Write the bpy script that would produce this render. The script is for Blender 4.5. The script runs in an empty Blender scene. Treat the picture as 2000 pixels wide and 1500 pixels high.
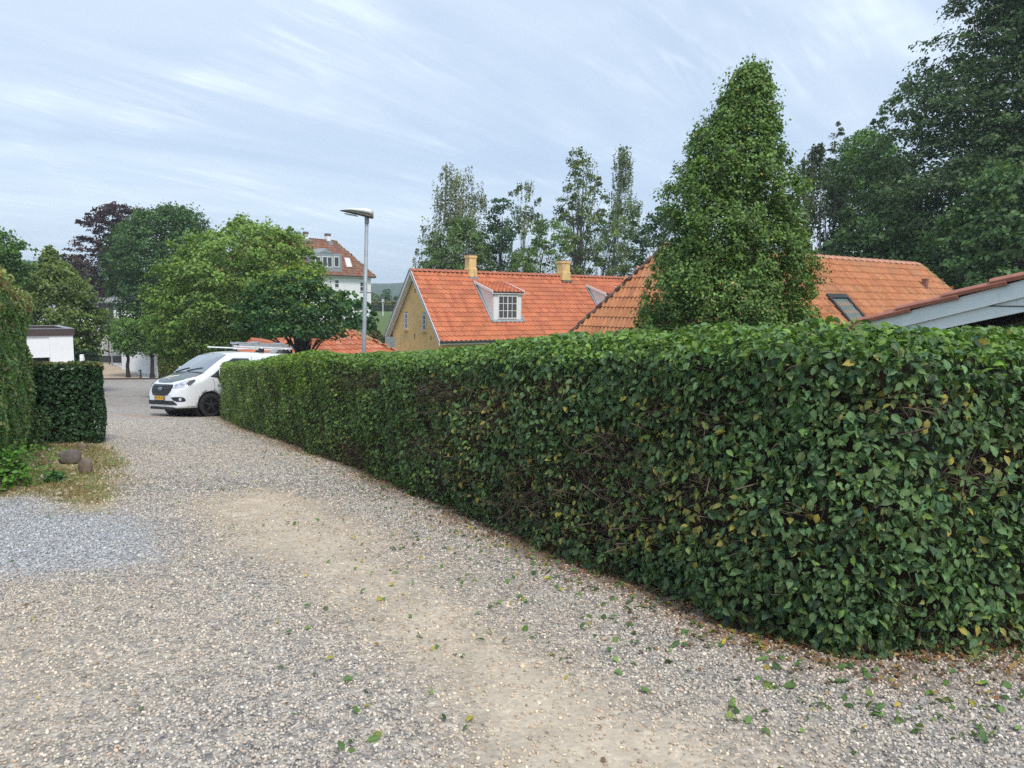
import bpy, bmesh, math, random
import numpy as np
from mathutils import Vector, Matrix
from mathutils.bvhtree import BVHTree

SC = bpy.context.scene
COL = SC.collection
rng = np.random.default_rng(7)
random.seed(7)

# ------------------------------------------------------------------ camera
F = 1480.0
PITCH = math.radians(6.2)
ROLL = math.radians(0.7)
CAM = np.array([0.0, 0.0, 1.6])
cam_rot = Matrix.Rotation(math.radians(90) - PITCH, 4, 'X') @ Matrix.Rotation(ROLL, 4, 'Z')
cd = bpy.data.cameras.new('camera')
cam = bpy.data.objects.new('camera', cd)
COL.objects.link(cam)
cam.matrix_world = Matrix.Translation(Vector(CAM)) @ cam_rot
cd.sensor_width = 36.0
cd.lens = F / 2000 * 36.0
cd.clip_start = 0.05
cd.clip_end = 9000
SC.camera = cam

# ------------------------------------------------------------------ world
SUN_EL, SUN_AZ = math.radians(54), math.radians(156)     # azimuth measured from +Y towards +X
w = bpy.data.worlds.new('World')
SC.world = w
w.use_nodes = True
nt = w.node_tree
nt.nodes.clear()
def N(t, **k):
    n = nt.nodes.new(t)
    for a, b in k.items(): setattr(n, a, b)
    return n
out = N('ShaderNodeOutputWorld')
sky = N('ShaderNodeTexSky')
sky.sky_type = 'NISHITA'; sky.sun_disc = False
sky.sun_elevation = SUN_EL; sky.sun_rotation = SUN_AZ
sky.dust_density = 2.0
b1 = N('ShaderNodeBackground'); b1.inputs[1].default_value = 0.1
nt.links.new(sky.outputs[0], b1.inputs[0])
tc = N('ShaderNodeTexCoord')
sep = N('ShaderNodeSeparateXYZ'); nt.links.new(tc.outputs['Generated'], sep.inputs[0])
def M_(op, a, b=None, c=None, clamp=False):
    m = N('ShaderNodeMath', operation=op); m.use_clamp = clamp
    for i, v in enumerate((a, b, c)):
        if v is None: continue
        if isinstance(v, (int, float)): m.inputs[i].default_value = v
        else: nt.links.new(v, m.inputs[i])
    return m.outputs[0]
zc = M_('MAXIMUM', sep.outputs[2], 0.0)
zz = M_('ADD', zc, 0.16)
px_ = M_('DIVIDE', sep.outputs[0], zz)
py_ = M_('DIVIDE', sep.outputs[1], zz)
comb = N('ShaderNodeCombineXYZ')
nt.links.new(px_, comb.inputs[0]); nt.links.new(py_, comb.inputs[1])
def noise_layer(rot, sx, sy, scale, detail, lo, hi, dist=0.0, rough=.55):
    mp = N('ShaderNodeMapping'); mp.inputs['Rotation'].default_value = (0, 0, math.radians(rot))
    nt.links.new(comb.outputs[0], mp.inputs[0])
    mp2 = N('ShaderNodeMapping'); mp2.inputs['Scale'].default_value = (sx, sy, 1)
    nt.links.new(mp.outputs[0], mp2.inputs[0])
    n = N('ShaderNodeTexNoise')
    n.inputs['Scale'].default_value = scale; n.inputs['Detail'].default_value = detail
    n.inputs['Roughness'].default_value = rough; n.inputs['Distortion'].default_value = dist
    nt.links.new(mp2.outputs[0], n.inputs[0])
    r = N('ShaderNodeMapRange'); r.interpolation_type = 'SMOOTHSTEP'
    r.inputs[1].default_value = lo; r.inputs[2].default_value = hi
    nt.links.new(n.outputs[0], r.inputs[0])
    return r.outputs[0]
streak = noise_layer(-48, 0.40, 2.9, 1.9, 5, 0.42, 0.80, 0.5)
veil = noise_layer(-30, 0.5, 1.3, 0.62, 4, 0.34, 0.68, 0.5)
patch_ = noise_layer(50, 0.7, 1.0, 1.9, 3, 0.40, 0.72, 0.3)
fine = noise_layer(-56, 0.55, 3.2, 5.2, 3, 0.42, 0.74, 0.8)
cov = M_('ADD', M_('ADD', M_('MULTIPLY', veil, 0.52), M_('MULTIPLY', M_('MULTIPLY', fine, patch_), 0.26)), M_('MULTIPLY', streak, M_('ADD', M_('MULTIPLY', patch_, 0.60), 0.16)), clamp=True)
ramp = N('ShaderNodeValToRGB')
ramp.color_ramp.elements[0].position = 0.0
ramp.color_ramp.elements[0].color = (0.38, 0.475, 0.625, 1)
ramp.color_ramp.elements[1].position = 0.9
ramp.color_ramp.elements[1].color = (0.70, 0.79, 0.86, 1)
nt.links.new(cov, ramp.inputs[0])
# a little paler towards the horizon
hz = N('ShaderNodeMapRange'); hz.inputs[1].default_value = 0.0; hz.inputs[2].default_value = 0.22
hz.inputs[3].default_value = 0.45; hz.inputs[4].default_value = 0.0
nt.links.new(sep.outputs[2], hz.inputs[0])
mx = N('ShaderNodeMixRGB'); mx.inputs[2].default_value = (0.50, 0.63, 0.77, 1)
nt.links.new(hz.outputs[0], mx.inputs[0]); nt.links.new(ramp.outputs[0], mx.inputs[1])
b2 = N('ShaderNodeBackground'); b2.inputs[1].default_value = 0.76
nt.links.new(mx.outputs[0], b2.inputs[0])
ms = N('ShaderNodeMixShader'); ms.inputs[0].default_value = 0.88
nt.links.new(b1.outputs[0], ms.inputs[1]); nt.links.new(b2.outputs[0], ms.inputs[2])
nt.links.new(ms.outputs[0], out.inputs[0])

# ------------------------------------------------------------------ sun
sl = bpy.data.lights.new('sun', 'SUN'); sl.energy = 1.5; sl.angle = math.radians(14)
sl.color = (1.0, 0.96, 0.9)
so = bpy.data.objects.new('sun', sl); COL.objects.link(so)
sd = Vector((math.sin(SUN_AZ) * math.cos(SUN_EL), math.cos(SUN_AZ) * math.cos(SUN_EL), math.sin(SUN_EL)))
so.rotation_euler = (-sd).to_track_quat('-Z', 'Y').to_euler()
so.location = (10, -10, 40)

SC.view_settings.view_transform = 'Standard'
SC.view_settings.look = 'None'
SC.view_settings.exposure = 0.96
HAZE = 0.0006
SC.view_settings.gamma = 1.0
SC.view_settings.use_curve_mapping = False
SC.cycles.use_adaptive_sampling = True
SC.cycles.adaptive_threshold = 0.006
SC.cycles.max_bounces = 7
SC.cycles.diffuse_bounces = 3
SC.cycles.glossy_bounces = 3
SC.cycles.transmission_bounces = 4
SC.cycles.volume_bounces = 0
SC.cycles.use_denoising = False

# ------------------------------------------------------------------ helpers: photo pixels to world
R3 = np.array(cam_rot.to_3x3())
def ray(px, py):
    d = R3 @ np.array([px - 1000.0, -(py - 750.0), -F])
    return d / d[1]                                     # one metre forward per unit
def P(px, py, Y): return CAM + ray(px, py) * Y
def zg(y):
    y = np.asarray(y, float)
    a = 0.1 * np.logaddexp(0, (y - 3.4))
    k = 0.35
    m = -k * np.logaddexp(-a / k, -3.9 / k)
    s = np.clip((y - 68) / 34, 0, 1); s = s * s * (3 - 2 * s)
    return -m + 3.3 * s
def G(px, py, lo=1.0, hi=66.0):
    d = ray(px, py)
    ys = np.linspace(lo, hi, 6000)
    f = CAM[2] + d[2] * ys - zg(ys)
    i = np.argmax(f < 0)
    if f[i] >= 0: i = len(ys) - 1
    Y = ys[i]
    return np.array([d[0] * Y, Y, float(zg(Y))])
def rayplane(px, py, O, n):
    d = ray(px, py)
    t = np.dot(np.asarray(O) - CAM, n) / np.dot(d, n)
    return CAM + d * t
def proj(p):
    p = np.asarray(p, float)
    q = (p - CAM) @ R3
    return 1000 + F * q[..., 0] / -q[..., 2], 750 - F * q[..., 1] / -q[..., 2]
def unit(v):
    v = np.asarray(v, float); return v / np.linalg.norm(v, axis=-1, keepdims=True)

# ------------------------------------------------------------------ materials
def new_mat(name):
    m = bpy.data.materials.new(name); m.use_nodes = True
    t = m.node_tree; t.nodes.clear()
    o = t.nodes.new('ShaderNodeOutputMaterial'); p = t.nodes.new('ShaderNodeBsdfPrincipled')
    t.links.new(p.outputs[0], o.inputs[0])
    return m, t, p, o
def mat(name, col, rough=0.6, metal=0.0, var=0.12, scale=6.0, bump=0.0, bscale=60.0, spec=0.5, streak=0.0, dirt=(0.25, 0.22, 0.17), dirtamt=0.0, coat=0.0):
    m, t, p, o = new_mat(name)
    p.inputs['Roughness'].default_value = rough; p.inputs['Metallic'].default_value = metal
    p.inputs['Specular IOR Level'].default_value = spec
    p.inputs['Coat Weight'].default_value = coat
    co = t.nodes.new('ShaderNodeTexCoord')
    n = t.nodes.new('ShaderNodeTexNoise'); n.inputs['Scale'].default_value = scale; n.inputs['Detail'].default_value = 6
    t.links.new(co.outputs['Object'], n.inputs[0])
    mr = t.nodes.new('ShaderNodeMapRange'); mr.inputs[1].default_value = .3; mr.inputs[2].default_value = .7
    mr.inputs[3].default_value = 1 - var; mr.inputs[4].default_value = 1 + var
    t.links.new(n.outputs[0], mr.inputs[0])
    mu = t.nodes.new('ShaderNodeMixRGB'); mu.blend_type = 'MULTIPLY'; mu.inputs[0].default_value = 1
    mu.inputs[1].default_value = (*col, 1); t.links.new(mr.outputs[0], mu.inputs[2])
    last = mu.outputs[0]
    if dirtamt > 0:
        mp = t.nodes.new('ShaderNodeMapping'); mp.inputs['Scale'].default_value = (1, 1, .25 if streak else 1)
        t.links.new(co.outputs['Object'], mp.inputs[0])
        n2 = t.nodes.new('ShaderNodeTexNoise'); n2.inputs['Scale'].default_value = scale * 1.7; n2.inputs['Detail'].default_value = 8
        t.links.new(mp.outputs[0], n2.inputs[0])
        r2 = t.nodes.new('ShaderNodeMapRange'); r2.inputs[1].default_value = .5; r2.inputs[2].default_value = .75
        r2.inputs[3].default_value = 0; r2.inputs[4].default_value = dirtamt
        t.links.new(n2.outputs[0], r2.inputs[0])
        m2 = t.nodes.new('ShaderNodeMixRGB'); m2.inputs[2].default_value = (*dirt, 1)
        t.links.new(r2.outputs[0], m2.inputs[0]); t.links.new(last, m2.inputs[1]); last = m2.outputs[0]
    t.links.new(last, p.inputs['Base Color'])
    if bump > 0:
        n3 = t.nodes.new('ShaderNodeTexNoise'); n3.inputs['Scale'].default_value = bscale; n3.inputs['Detail'].default_value = 4
        t.links.new(co.outputs['Object'], n3.inputs[0])
        bp = t.nodes.new('ShaderNodeBump'); bp.inputs['Strength'].default_value = bump; bp.inputs['Distance'].default_value = .02
        t.links.new(n3.outputs[0], bp.inputs['Height']); t.links.new(bp.outputs[0], p.inputs['Normal'])
    return m
def leaf_mat(name, trans=0.3, rough=0.45, veins=False, spec=0.5):
    m, t, p, o = new_mat(name)
    at = t.nodes.new('ShaderNodeAttribute'); at.attribute_name = 'Col'
    last = at.outputs['Color']
    if veins:
        uv = t.nodes.new('ShaderNodeUVMap'); uv.uv_map = 'UV'
        s = t.nodes.new('ShaderNodeSeparateXYZ'); t.links.new(uv.outputs[0], s.inputs[0])
        def mm(op, a, b=None):
            q = t.nodes.new('ShaderNodeMath'); q.operation = op
            for i, v in enumerate((a, b)):
                if v is None: continue
                if isinstance(v, (int, float)): q.inputs[i].default_value = v
                else: t.links.new(v, q.inputs[i])
            return q.outputs[0]
        ax = mm('ABSOLUTE', mm('SUBTRACT', s.outputs[0], .5))
        ph = mm('MULTIPLY', mm('SUBTRACT', s.outputs[1], mm('MULTIPLY', ax, .9)), 62.0)
        wv = mm('POWER', mm('ABSOLUTE', mm('SINE', mm('MULTIPLY', ph, .5))), 0.6)
        mid = mm('LESS_THAN', ax, .018)
        ri = t.nodes.new('ShaderNodeMapRange'); ri.inputs[3].default_value = 0.78; ri.inputs[4].default_value = 1.1
        t.links.new(wv, ri.inputs[0])
        fa = mm('ADD', ri.outputs[0], mm('MULTIPLY', mid, .6))
        mu = t.nodes.new('ShaderNodeMixRGB'); mu.blend_type = 'MULTIPLY'; mu.inputs[0].default_value = 1
        t.links.new(last, mu.inputs[1]); t.links.new(fa, mu.inputs[2]); last = mu.outputs[0]
        bp = t.nodes.new('ShaderNodeBump'); bp.inputs['Strength'].default_value = .5; bp.inputs['Distance'].default_value = .004
        t.links.new(wv, bp.inputs['Height']); t.links.new(bp.outputs[0], p.inputs['Normal'])
    t.links.new(last, p.inputs['Base Color'])
    p.inputs['Roughness'].default_value = rough
    p.inputs['Specular IOR Level'].default_value = spec
    tr = t.nodes.new('ShaderNodeBsdfTranslucent')
    hs = t.nodes.new('ShaderNodeMixRGB'); hs.blend_type = 'MULTIPLY'; hs.inputs[0].default_value = 1
    hs.inputs[2].default_value = (1.25, 1.35, .6, 1); t.links.new(last, hs.inputs[1])
    t.links.new(hs.outputs[0], tr.inputs[0])
    mx = t.nodes.new('ShaderNodeMixShader'); mx.inputs[0].default_value = trans
    t.links.new(p.outputs[0], mx.inputs[1]); t.links.new(tr.outputs[0], mx.inputs[2])
    t.links.new(mx.outputs[0], o.inputs[0])
    return m
def attr_mat(name, rough=.7, var=.15, scale=9, bump=.2, bscale=80, spec=.3, attr='Col', kind='GEOMETRY', dirt=None, dirtamt=0, dscale=1.2):
    m, t, p, o = new_mat(name)
    at = t.nodes.new('ShaderNodeAttribute'); at.attribute_name = attr; at.attribute_type = kind
    co = t.nodes.new('ShaderNodeTexCoord')
    n = t.nodes.new('ShaderNodeTexNoise'); n.inputs['Scale'].default_value = scale; n.inputs['Detail'].default_value = 6
    t.links.new(co.outputs['Object'], n.inputs[0])
    mr = t.nodes.new('ShaderNodeMapRange'); mr.inputs[1].default_value = .3; mr.inputs[2].default_value = .7
    mr.inputs[3].default_value = 1 - var; mr.inputs[4].default_value = 1 + var
    t.links.new(n.outputs[0], mr.inputs[0])
    mu = t.nodes.new('ShaderNodeMixRGB'); mu.blend_type = 'MULTIPLY'; mu.inputs[0].default_value = 1
    t.links.new(at.outputs['Color'], mu.inputs[1]); t.links.new(mr.outputs[0], mu.inputs[2])
    last = mu.outputs[0]
    if dirtamt:
        ge = t.nodes.new('ShaderNodeNewGeometry')
        n2 = t.nodes.new('ShaderNodeTexNoise'); n2.inputs['Scale'].default_value = dscale; n2.inputs['Detail'].default_value = 6
        t.links.new(ge.outputs['Position'], n2.inputs[0])
        r2 = t.nodes.new('ShaderNodeMapRange'); r2.inputs[1].default_value = .48; r2.inputs[2].default_value = .72
        r2.inputs[4].default_value = dirtamt
        t.links.new(n2.outputs[0], r2.inputs[0])
        m2 = t.nodes.new('ShaderNodeMixRGB'); m2.inputs[2].default_value = (*dirt, 1)
        t.links.new(r2.outputs[0], m2.inputs[0]); t.links.new(last, m2.inputs[1]); last = m2.outputs[0]
    t.links.new(last, p.inputs['Base Color'])
    p.inputs['Roughness'].default_value = rough; p.inputs['Specular IOR Level'].default_value = spec
    if bump:
        n3 = t.nodes.new('ShaderNodeTexNoise'); n3.inputs['Scale'].default_value = bscale
        t.links.new(co.outputs['Object'], n3.inputs[0])
        bp = t.nodes.new('ShaderNodeBump'); bp.inputs['Strength'].default_value = bump; bp.inputs['Distance'].default_value = .01
        t.links.new(n3.outputs[0], bp.inputs['Height']); t.links.new(bp.outputs[0], p.inputs['Normal'])
    return m

MT = dict(
    leaf=leaf_mat('leaf', .28, .5, spec=.35),
    leaf_near=leaf_mat('hedge_leaf', .24, .42, veins=True, spec=.5),
    leaf_gloss=leaf_mat('holly_leaf', .22, .5, spec=.35),
    bark=mat('bark', (.10, .075, .055), .9, var=.3, scale=9, bump=.5, bscale=40),
    dark_bark=mat('dark_bark', (.035, .028, .024), .9, var=.3, scale=9, bump=.5, bscale=40),
    grey_bark=mat('grey_bark', (.20, .185, .165), .9, var=.3, scale=6),
    birch=mat('birch_bark', (.5, .48, .44), .8, var=.2, scale=5, dirtamt=.9, dirt=(.06, .05, .045)),
    twig=mat('twig', (.13, .095, .065), .9, var=.3),
    tile=attr_mat('clay_tile', .62, .12, 14, .25, 90, .35, dirt=(.20, .09, .06), dirtamt=.22, dscale=.9),
    tile_old=attr_mat('weathered_clay_tile', .75, .16, 14, .25, 90, .3, dirt=(.28, .22, .13), dirtamt=.35, dscale=1.1),
    deck=mat('roof_underlay', (.06, .035, .03), .9),
    mortar=mat('ridge_mortar', (.16, .12, .10), .9, var=.3),
    yellow=mat('yellow_limewash', (.92, .60, .25), .85, var=.07, scale=1.6, bump=.12, bscale=20, dirt=(.62, .40, .17), dirtamt=.3, streak=1),
    yellow_ch=mat('yellow_chimney_plaster', (.76, .53, .23), .85, var=.1, scale=3, bump=.3, dirt=(.2, .15, .09), dirtamt=.55, streak=1),
    white=mat('white_paint', (.80, .80, .80), .5, var=.04, scale=2, dirtamt=.12, dirt=(.5, .49, .46)),
    white_wall=mat('white_render', (.82, .82, .82), .8, var=.04, scale=1.5, bump=.15, dirtamt=.15, dirt=(.55, .54, .5), streak=1),
    greywhite=mat('pale_blue_grey_paint', (.74, .80, .80), .5, var=.05, scale=2.5, bump=.06, bscale=30, dirt=(.25, .29, .28), dirtamt=.3, streak=1),
    grey=mat('grey_zinc', (.25, .28, .30), .5, .4, var=.1, scale=3),
    lead=mat('lead_flashing', (.30, .32, .34), .6, .2, var=.15, scale=5),
    dark=mat('dark_opening', (.015, .015, .017), .6, var=.1),
    darkpaint=mat('dark_paint', (.04, .042, .045), .5, var=.1),
    brownmetal=mat('brown_metal_cap', (.085, .06, .055), .5, .3, var=.1),
    glass=mat('dark_glass', (.03, .033, .036), .08, 0, var=.3, scale=2, spec=.8),
    curtain=mat('glass_with_blind', (.10, .095, .10), .12, 0, var=.25, scale=8, spec=.7),
    skyglass=mat('skylight_glass', (.16, .20, .19), .04, 0, var=.2, spec=1.0),
    blind=mat('white_blind', (.7, .7, .72), .4, var=.03),
    galv=mat('galvanised_steel', (.30, .33, .35), .55, .15, var=.14, scale=7),
    lampshell=mat('lamp_shell', (.74, .77, .74), .4, .1, var=.06, scale=4),
    lampunder=mat('lamp_underside', (.11, .10, .085), .5, .1, var=.1),
    alu=mat('aluminium', (.62, .64, .66), .35, .75, var=.06),
    zincroof=mat('pale_metal_roof', (.52, .53, .56), .4, .4, var=.05),
    vent=mat('clay_vent', (.26, .12, .09), .7, var=.2),
    stone=mat('field_stone', (.15, .125, .115), .9, var=.3, scale=9, bump=.6, bscale=30),
    stone2=mat('brown_field_stone', (.20, .15, .115), .9, var=.3, scale=9, bump=.6, bscale=30, dirt=(.34, .33, .27), dirtamt=.4),
    path=mat('tan_path_gravel', (.42, .32, .23), .95, var=.12, scale=3, bump=.3, bscale=60),
    paving=mat('pale_paving', (.55, .53, .5), .9, var=.08, scale=2),
    vanwhite=mat('white_car_paint', (.76, .78, .80), .28, 0, var=.015, coat=.6, dirtamt=.05),
    vangrey=mat('dark_grey_car_wrap', (.085, .10, .105), .30, 0, var=.05, coat=.4),
    black=mat('black_plastic', (.018, .018, .02), .55, var=.1),
    rubber=mat('tyre_rubber', (.022, .021, .021), .85, var=.15),
    rim=mat('black_rim', (.02, .02, .023), .35, .5, var=.1),
    chrome=mat('chrome', (.6, .62, .64), .15, 1.0, var=.02),
    lens=mat('headlight_lens', (.62, .65, .68), .10, .35, var=.2, scale=14, spec=.9),
    badge=mat('blue_badge', (.20, .30, .42), .25, .3, var=.04),
    plate=mat('yellow_plate', (.80, .44, .02), .4, var=.02),
    cream=mat('cream_print', (.72, .70, .52), .5, var=.2, scale=30),
    core=mat('hedge_inside', (.03, .022, .014), .95, var=.4, scale=20),  # brown wood tone kept near black, inner hedge shade put into it
)
def windshield_mat():
    m, t, p, o = new_mat('windscreen_glass')
    p.inputs['Base Color'].default_value = (.13, .16, .18, 1)
    p.inputs['Roughness'].default_value = .04
    p.inputs['Specular IOR Level'].default_value = 1.0
    p.inputs['Coat Weight'].default_value = 1.0
    p.inputs['Coat Roughness'].default_value = .02
    p.inputs['Coat IOR'].default_value = 1.9
    return m
MT['screen'] = windshield_mat()

# ------------------------------------------------------------------ object helpers
def tag(o, label=None, cat=None, group=None, kind=None):
    if label: o['label'] = label
    if cat: o['category'] = cat
    if group: o['group'] = group
    if kind: o['kind'] = kind
    return o
def empty(name, loc, label, cat, group=None, rot=None):
    o = bpy.data.objects.new(name, None); COL.objects.link(o)
    o.empty_display_size = .3
    if rot is None: o.location = tuple(map(float, loc))
    else: o.matrix_world = Matrix.Translation(Vector(tuple(map(float, loc)))) @ rot
    o['_loc'] = [float(v) for v in loc]
    return tag(o, label, cat, group)
def root_of(o):
    while o.parent is not None: o = o.parent
    return o
def link_mesh(name, me, m, parent=None, world=True, smooth=False):
    me.materials.append(m)
    o = bpy.data.objects.new(name, me); COL.objects.link(o)
    if parent is not None:
        o.parent = parent
    return o
def offs(parent, world):
    if parent is None or not world: return np.zeros(3)
    r = root_of(parent)
    return np.array(r.get('_loc', (0, 0, 0)), float)
def np_mesh(name, V, Fc, m, parent=None, col=None, uv=None, world=True, smooth=False, kind=None):
    V = np.asarray(V, np.float32) - offs(parent, world).astype(np.float32)
    Fc = np.asarray(Fc, np.int32)
    me = bpy.data.meshes.new(name)
    k = Fc.shape[1]
    me.vertices.add(len(V)); me.vertices.foreach_set('co', V.ravel())
    me.loops.add(Fc.size); me.loops.foreach_set('vertex_index', Fc.ravel())
    me.polygons.add(len(Fc)); me.polygons.foreach_set('loop_start', np.arange(0, Fc.size, k, dtype=np.int32))
    if smooth: me.polygons.foreach_set('use_smooth', np.ones(len(Fc), bool))
    if col is not None:
        a = me.color_attributes.new('Col', 'FLOAT_COLOR', 'POINT')
        c = np.ones((len(V), 4), np.float32); c[:, :3] = col
        a.data.foreach_set('color', c.ravel())
    if uv is not None:
        l = me.uv_layers.new(name='UV')
        l.data.foreach_set('uv', np.asarray(uv, np.float32)[Fc.ravel()].ravel())
    me.update(); me.validate()
    o = link_mesh(name, me, m, parent)
    if kind: o['kind'] = kind
    return o
class MB:
    def __init__(s): s.v = []; s.f = []
    def add(s, V, Fs):
        b = len(s.v); s.v += [tuple(map(float, p)) for p in V]; s.f += [tuple(b + i for i in f) for f in Fs]; return s
    def box(s, c, size, R=None):
        c = np.asarray(c, float); h = np.asarray(size, float) / 2
        R = np.eye(3) if R is None else np.asarray(R, float)
        q = np.array([[x, y, z] for x in (-1, 1) for y in (-1, 1) for z in (-1, 1)]) * h
        return s.add(q @ R.T + c, [(0, 1, 3, 2), (4, 6, 7, 5), (0, 4, 5, 1), (2, 3, 7, 6), (0, 2, 6, 4), (1, 5, 7, 3)])
    def hull8(s, bot, top):
        n = len(bot)
        V = list(bot) + list(top)
        Fs = [tuple(range(n))[::-1], tuple(range(n, 2 * n))] + [(i, (i + 1) % n, n + (i + 1) % n, n + i) for i in range(n)]
        return s.add(V, Fs)
    def prism(s, poly, vec):
        poly = [np.asarray(p, float) for p in poly]; vec = np.asarray(vec, float)
        return s.hull8(poly, [p + vec for p in poly])
    def tube(s, pts, rad, n=8, cap=True):
        pts = [np.asarray(p, float) for p in pts]
        if np.isscalar(rad): rad = [rad] * len(pts)
        b = len(s.v); up = np.array([0.0, 0, 1])
        prev = None
        for i, p in enumerate(pts):
            d = pts[min(i + 1, len(pts) - 1)] - pts[max(i - 1, 0)]
            d = d / (np.linalg.norm(d) + 1e-9)
            a = prev if prev is not None else (np.array([1.0, 0, 0]) if abs(d[2]) > .9 else up)
            a = a - d * np.dot(a, d); a /= np.linalg.norm(a) + 1e-9
            c = np.cross(d, a); prev = a
            for k in range(n):
                t = 2 * math.pi * k / n
                s.v.append(tuple(p + rad[i] * (math.cos(t) * a + math.sin(t) * c)))
        for i in range(len(pts) - 1):
            for k in range(n):
                s.f.append((b + i * n + k, b + i * n + (k + 1) % n, b + (i + 1) * n + (k + 1) % n, b + (i + 1) * n + k))
        if cap:
            s.f.append(tuple(b + k for k in range(n))[::-1]); s.f.append(tuple(b + (len(pts) - 1) * n + k for k in range(n)))
        return s
    def build(s, name, m, parent=None, world=True, smooth=False, bevel=0, kind=None, segs=2):
        off = offs(parent, world)
        me = bpy.data.meshes.new(name)
        me.from_pydata([tuple(np.asarray(p) - off) for p in s.v], [], s.f)
        me.update()
        bm = bmesh.new(); bm.from_mesh(me); bmesh.ops.recalc_face_normals(bm, faces=bm.faces)
        if smooth:
            for f in bm.faces: f.smooth = True
        bm.to_mesh(me); bm.free()
        o = link_mesh(name, me, m, parent)
        if kind: o['kind'] = kind
        if bevel:
            bv = o.modifiers.new('bevel', 'BEVEL'); bv.width = bevel; bv.segments = segs; bv.limit_method = 'ANGLE'
        return o
def frame3(U, V):
    U = unit(U); V = unit(V); Nn = np.cross(U, V)
    return np.stack([U, V, Nn], 1)

def instance_merge(tv, tf, pos, R, scale, col=None, uvt=None):
    """tv (k,3) template, R (n,3,3) columns, scale (n,) or (n,3)."""
    n = len(pos); k = len(tv)
    scale = np.asarray(scale, float)
    if scale.ndim == 1: scale = np.repeat(scale[:, None], 3, 1)
    V = tv[None] * scale[:, None, :]
    V = np.einsum('nij,nkj->nki', R, V) + pos[:, None, :]
    Fc = tf[None] + (np.arange(n) * k)[:, None, None]
    c = None if col is None else np.repeat(col, k, 0)
    uv = None if uvt is None else np.tile(uvt, (n, 1))
    return V.reshape(-1, 3), Fc.reshape(-1, tf.shape[1]), c, uv

LEAF8_V = np.array([[0, 0, 0], [0, .34, .02], [0, .70, .0], [0, 1, -.10], [-.27, .28, .10], [-.26, .62, .08], [.27, .28, .10], [.26, .62, .08]])
LEAF8_V[:, 1] -= .4
LEAF8_F = np.array([[0, 1, 4], [1, 2, 5], [1, 5, 4], [2, 3, 5], [0, 6, 1], [1, 7, 2], [1, 6, 7], [2, 7, 3]])
LEAF8_UV = np.stack([LEAF8_V[:, 0] + .5, LEAF8_V[:, 1] + .4], 1)
LEAF4_V = np.array([[0, -.45, 0], [-.28, -.15, .07], [.28, -.15, .07], [-.24, .25, .05], [.24, .25, .05], [0, .55, -.08]])
LEAF4_F = np.array([[0, 2, 1], [1, 2, 4], [1, 4, 3], [3, 4, 5]])
LEAF2_V = np.array([[0, -.5, 0], [-.34, 0, .09], [.34, 0, .09], [0, .5, 0]])
LEAF2_F = np.array([[0, 2, 3], [0, 3, 1]])

def leaf_frames(n_dir, tip_dir):
    n_ = unit(n_dir)
    t = tip_dir - n_ * np.sum(tip_dir * n_, 1, keepdims=True)
    t = unit(t + 1e-6)
    s = np.cross(t, n_)
    return np.stack([s, t, n_], 2)

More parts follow.
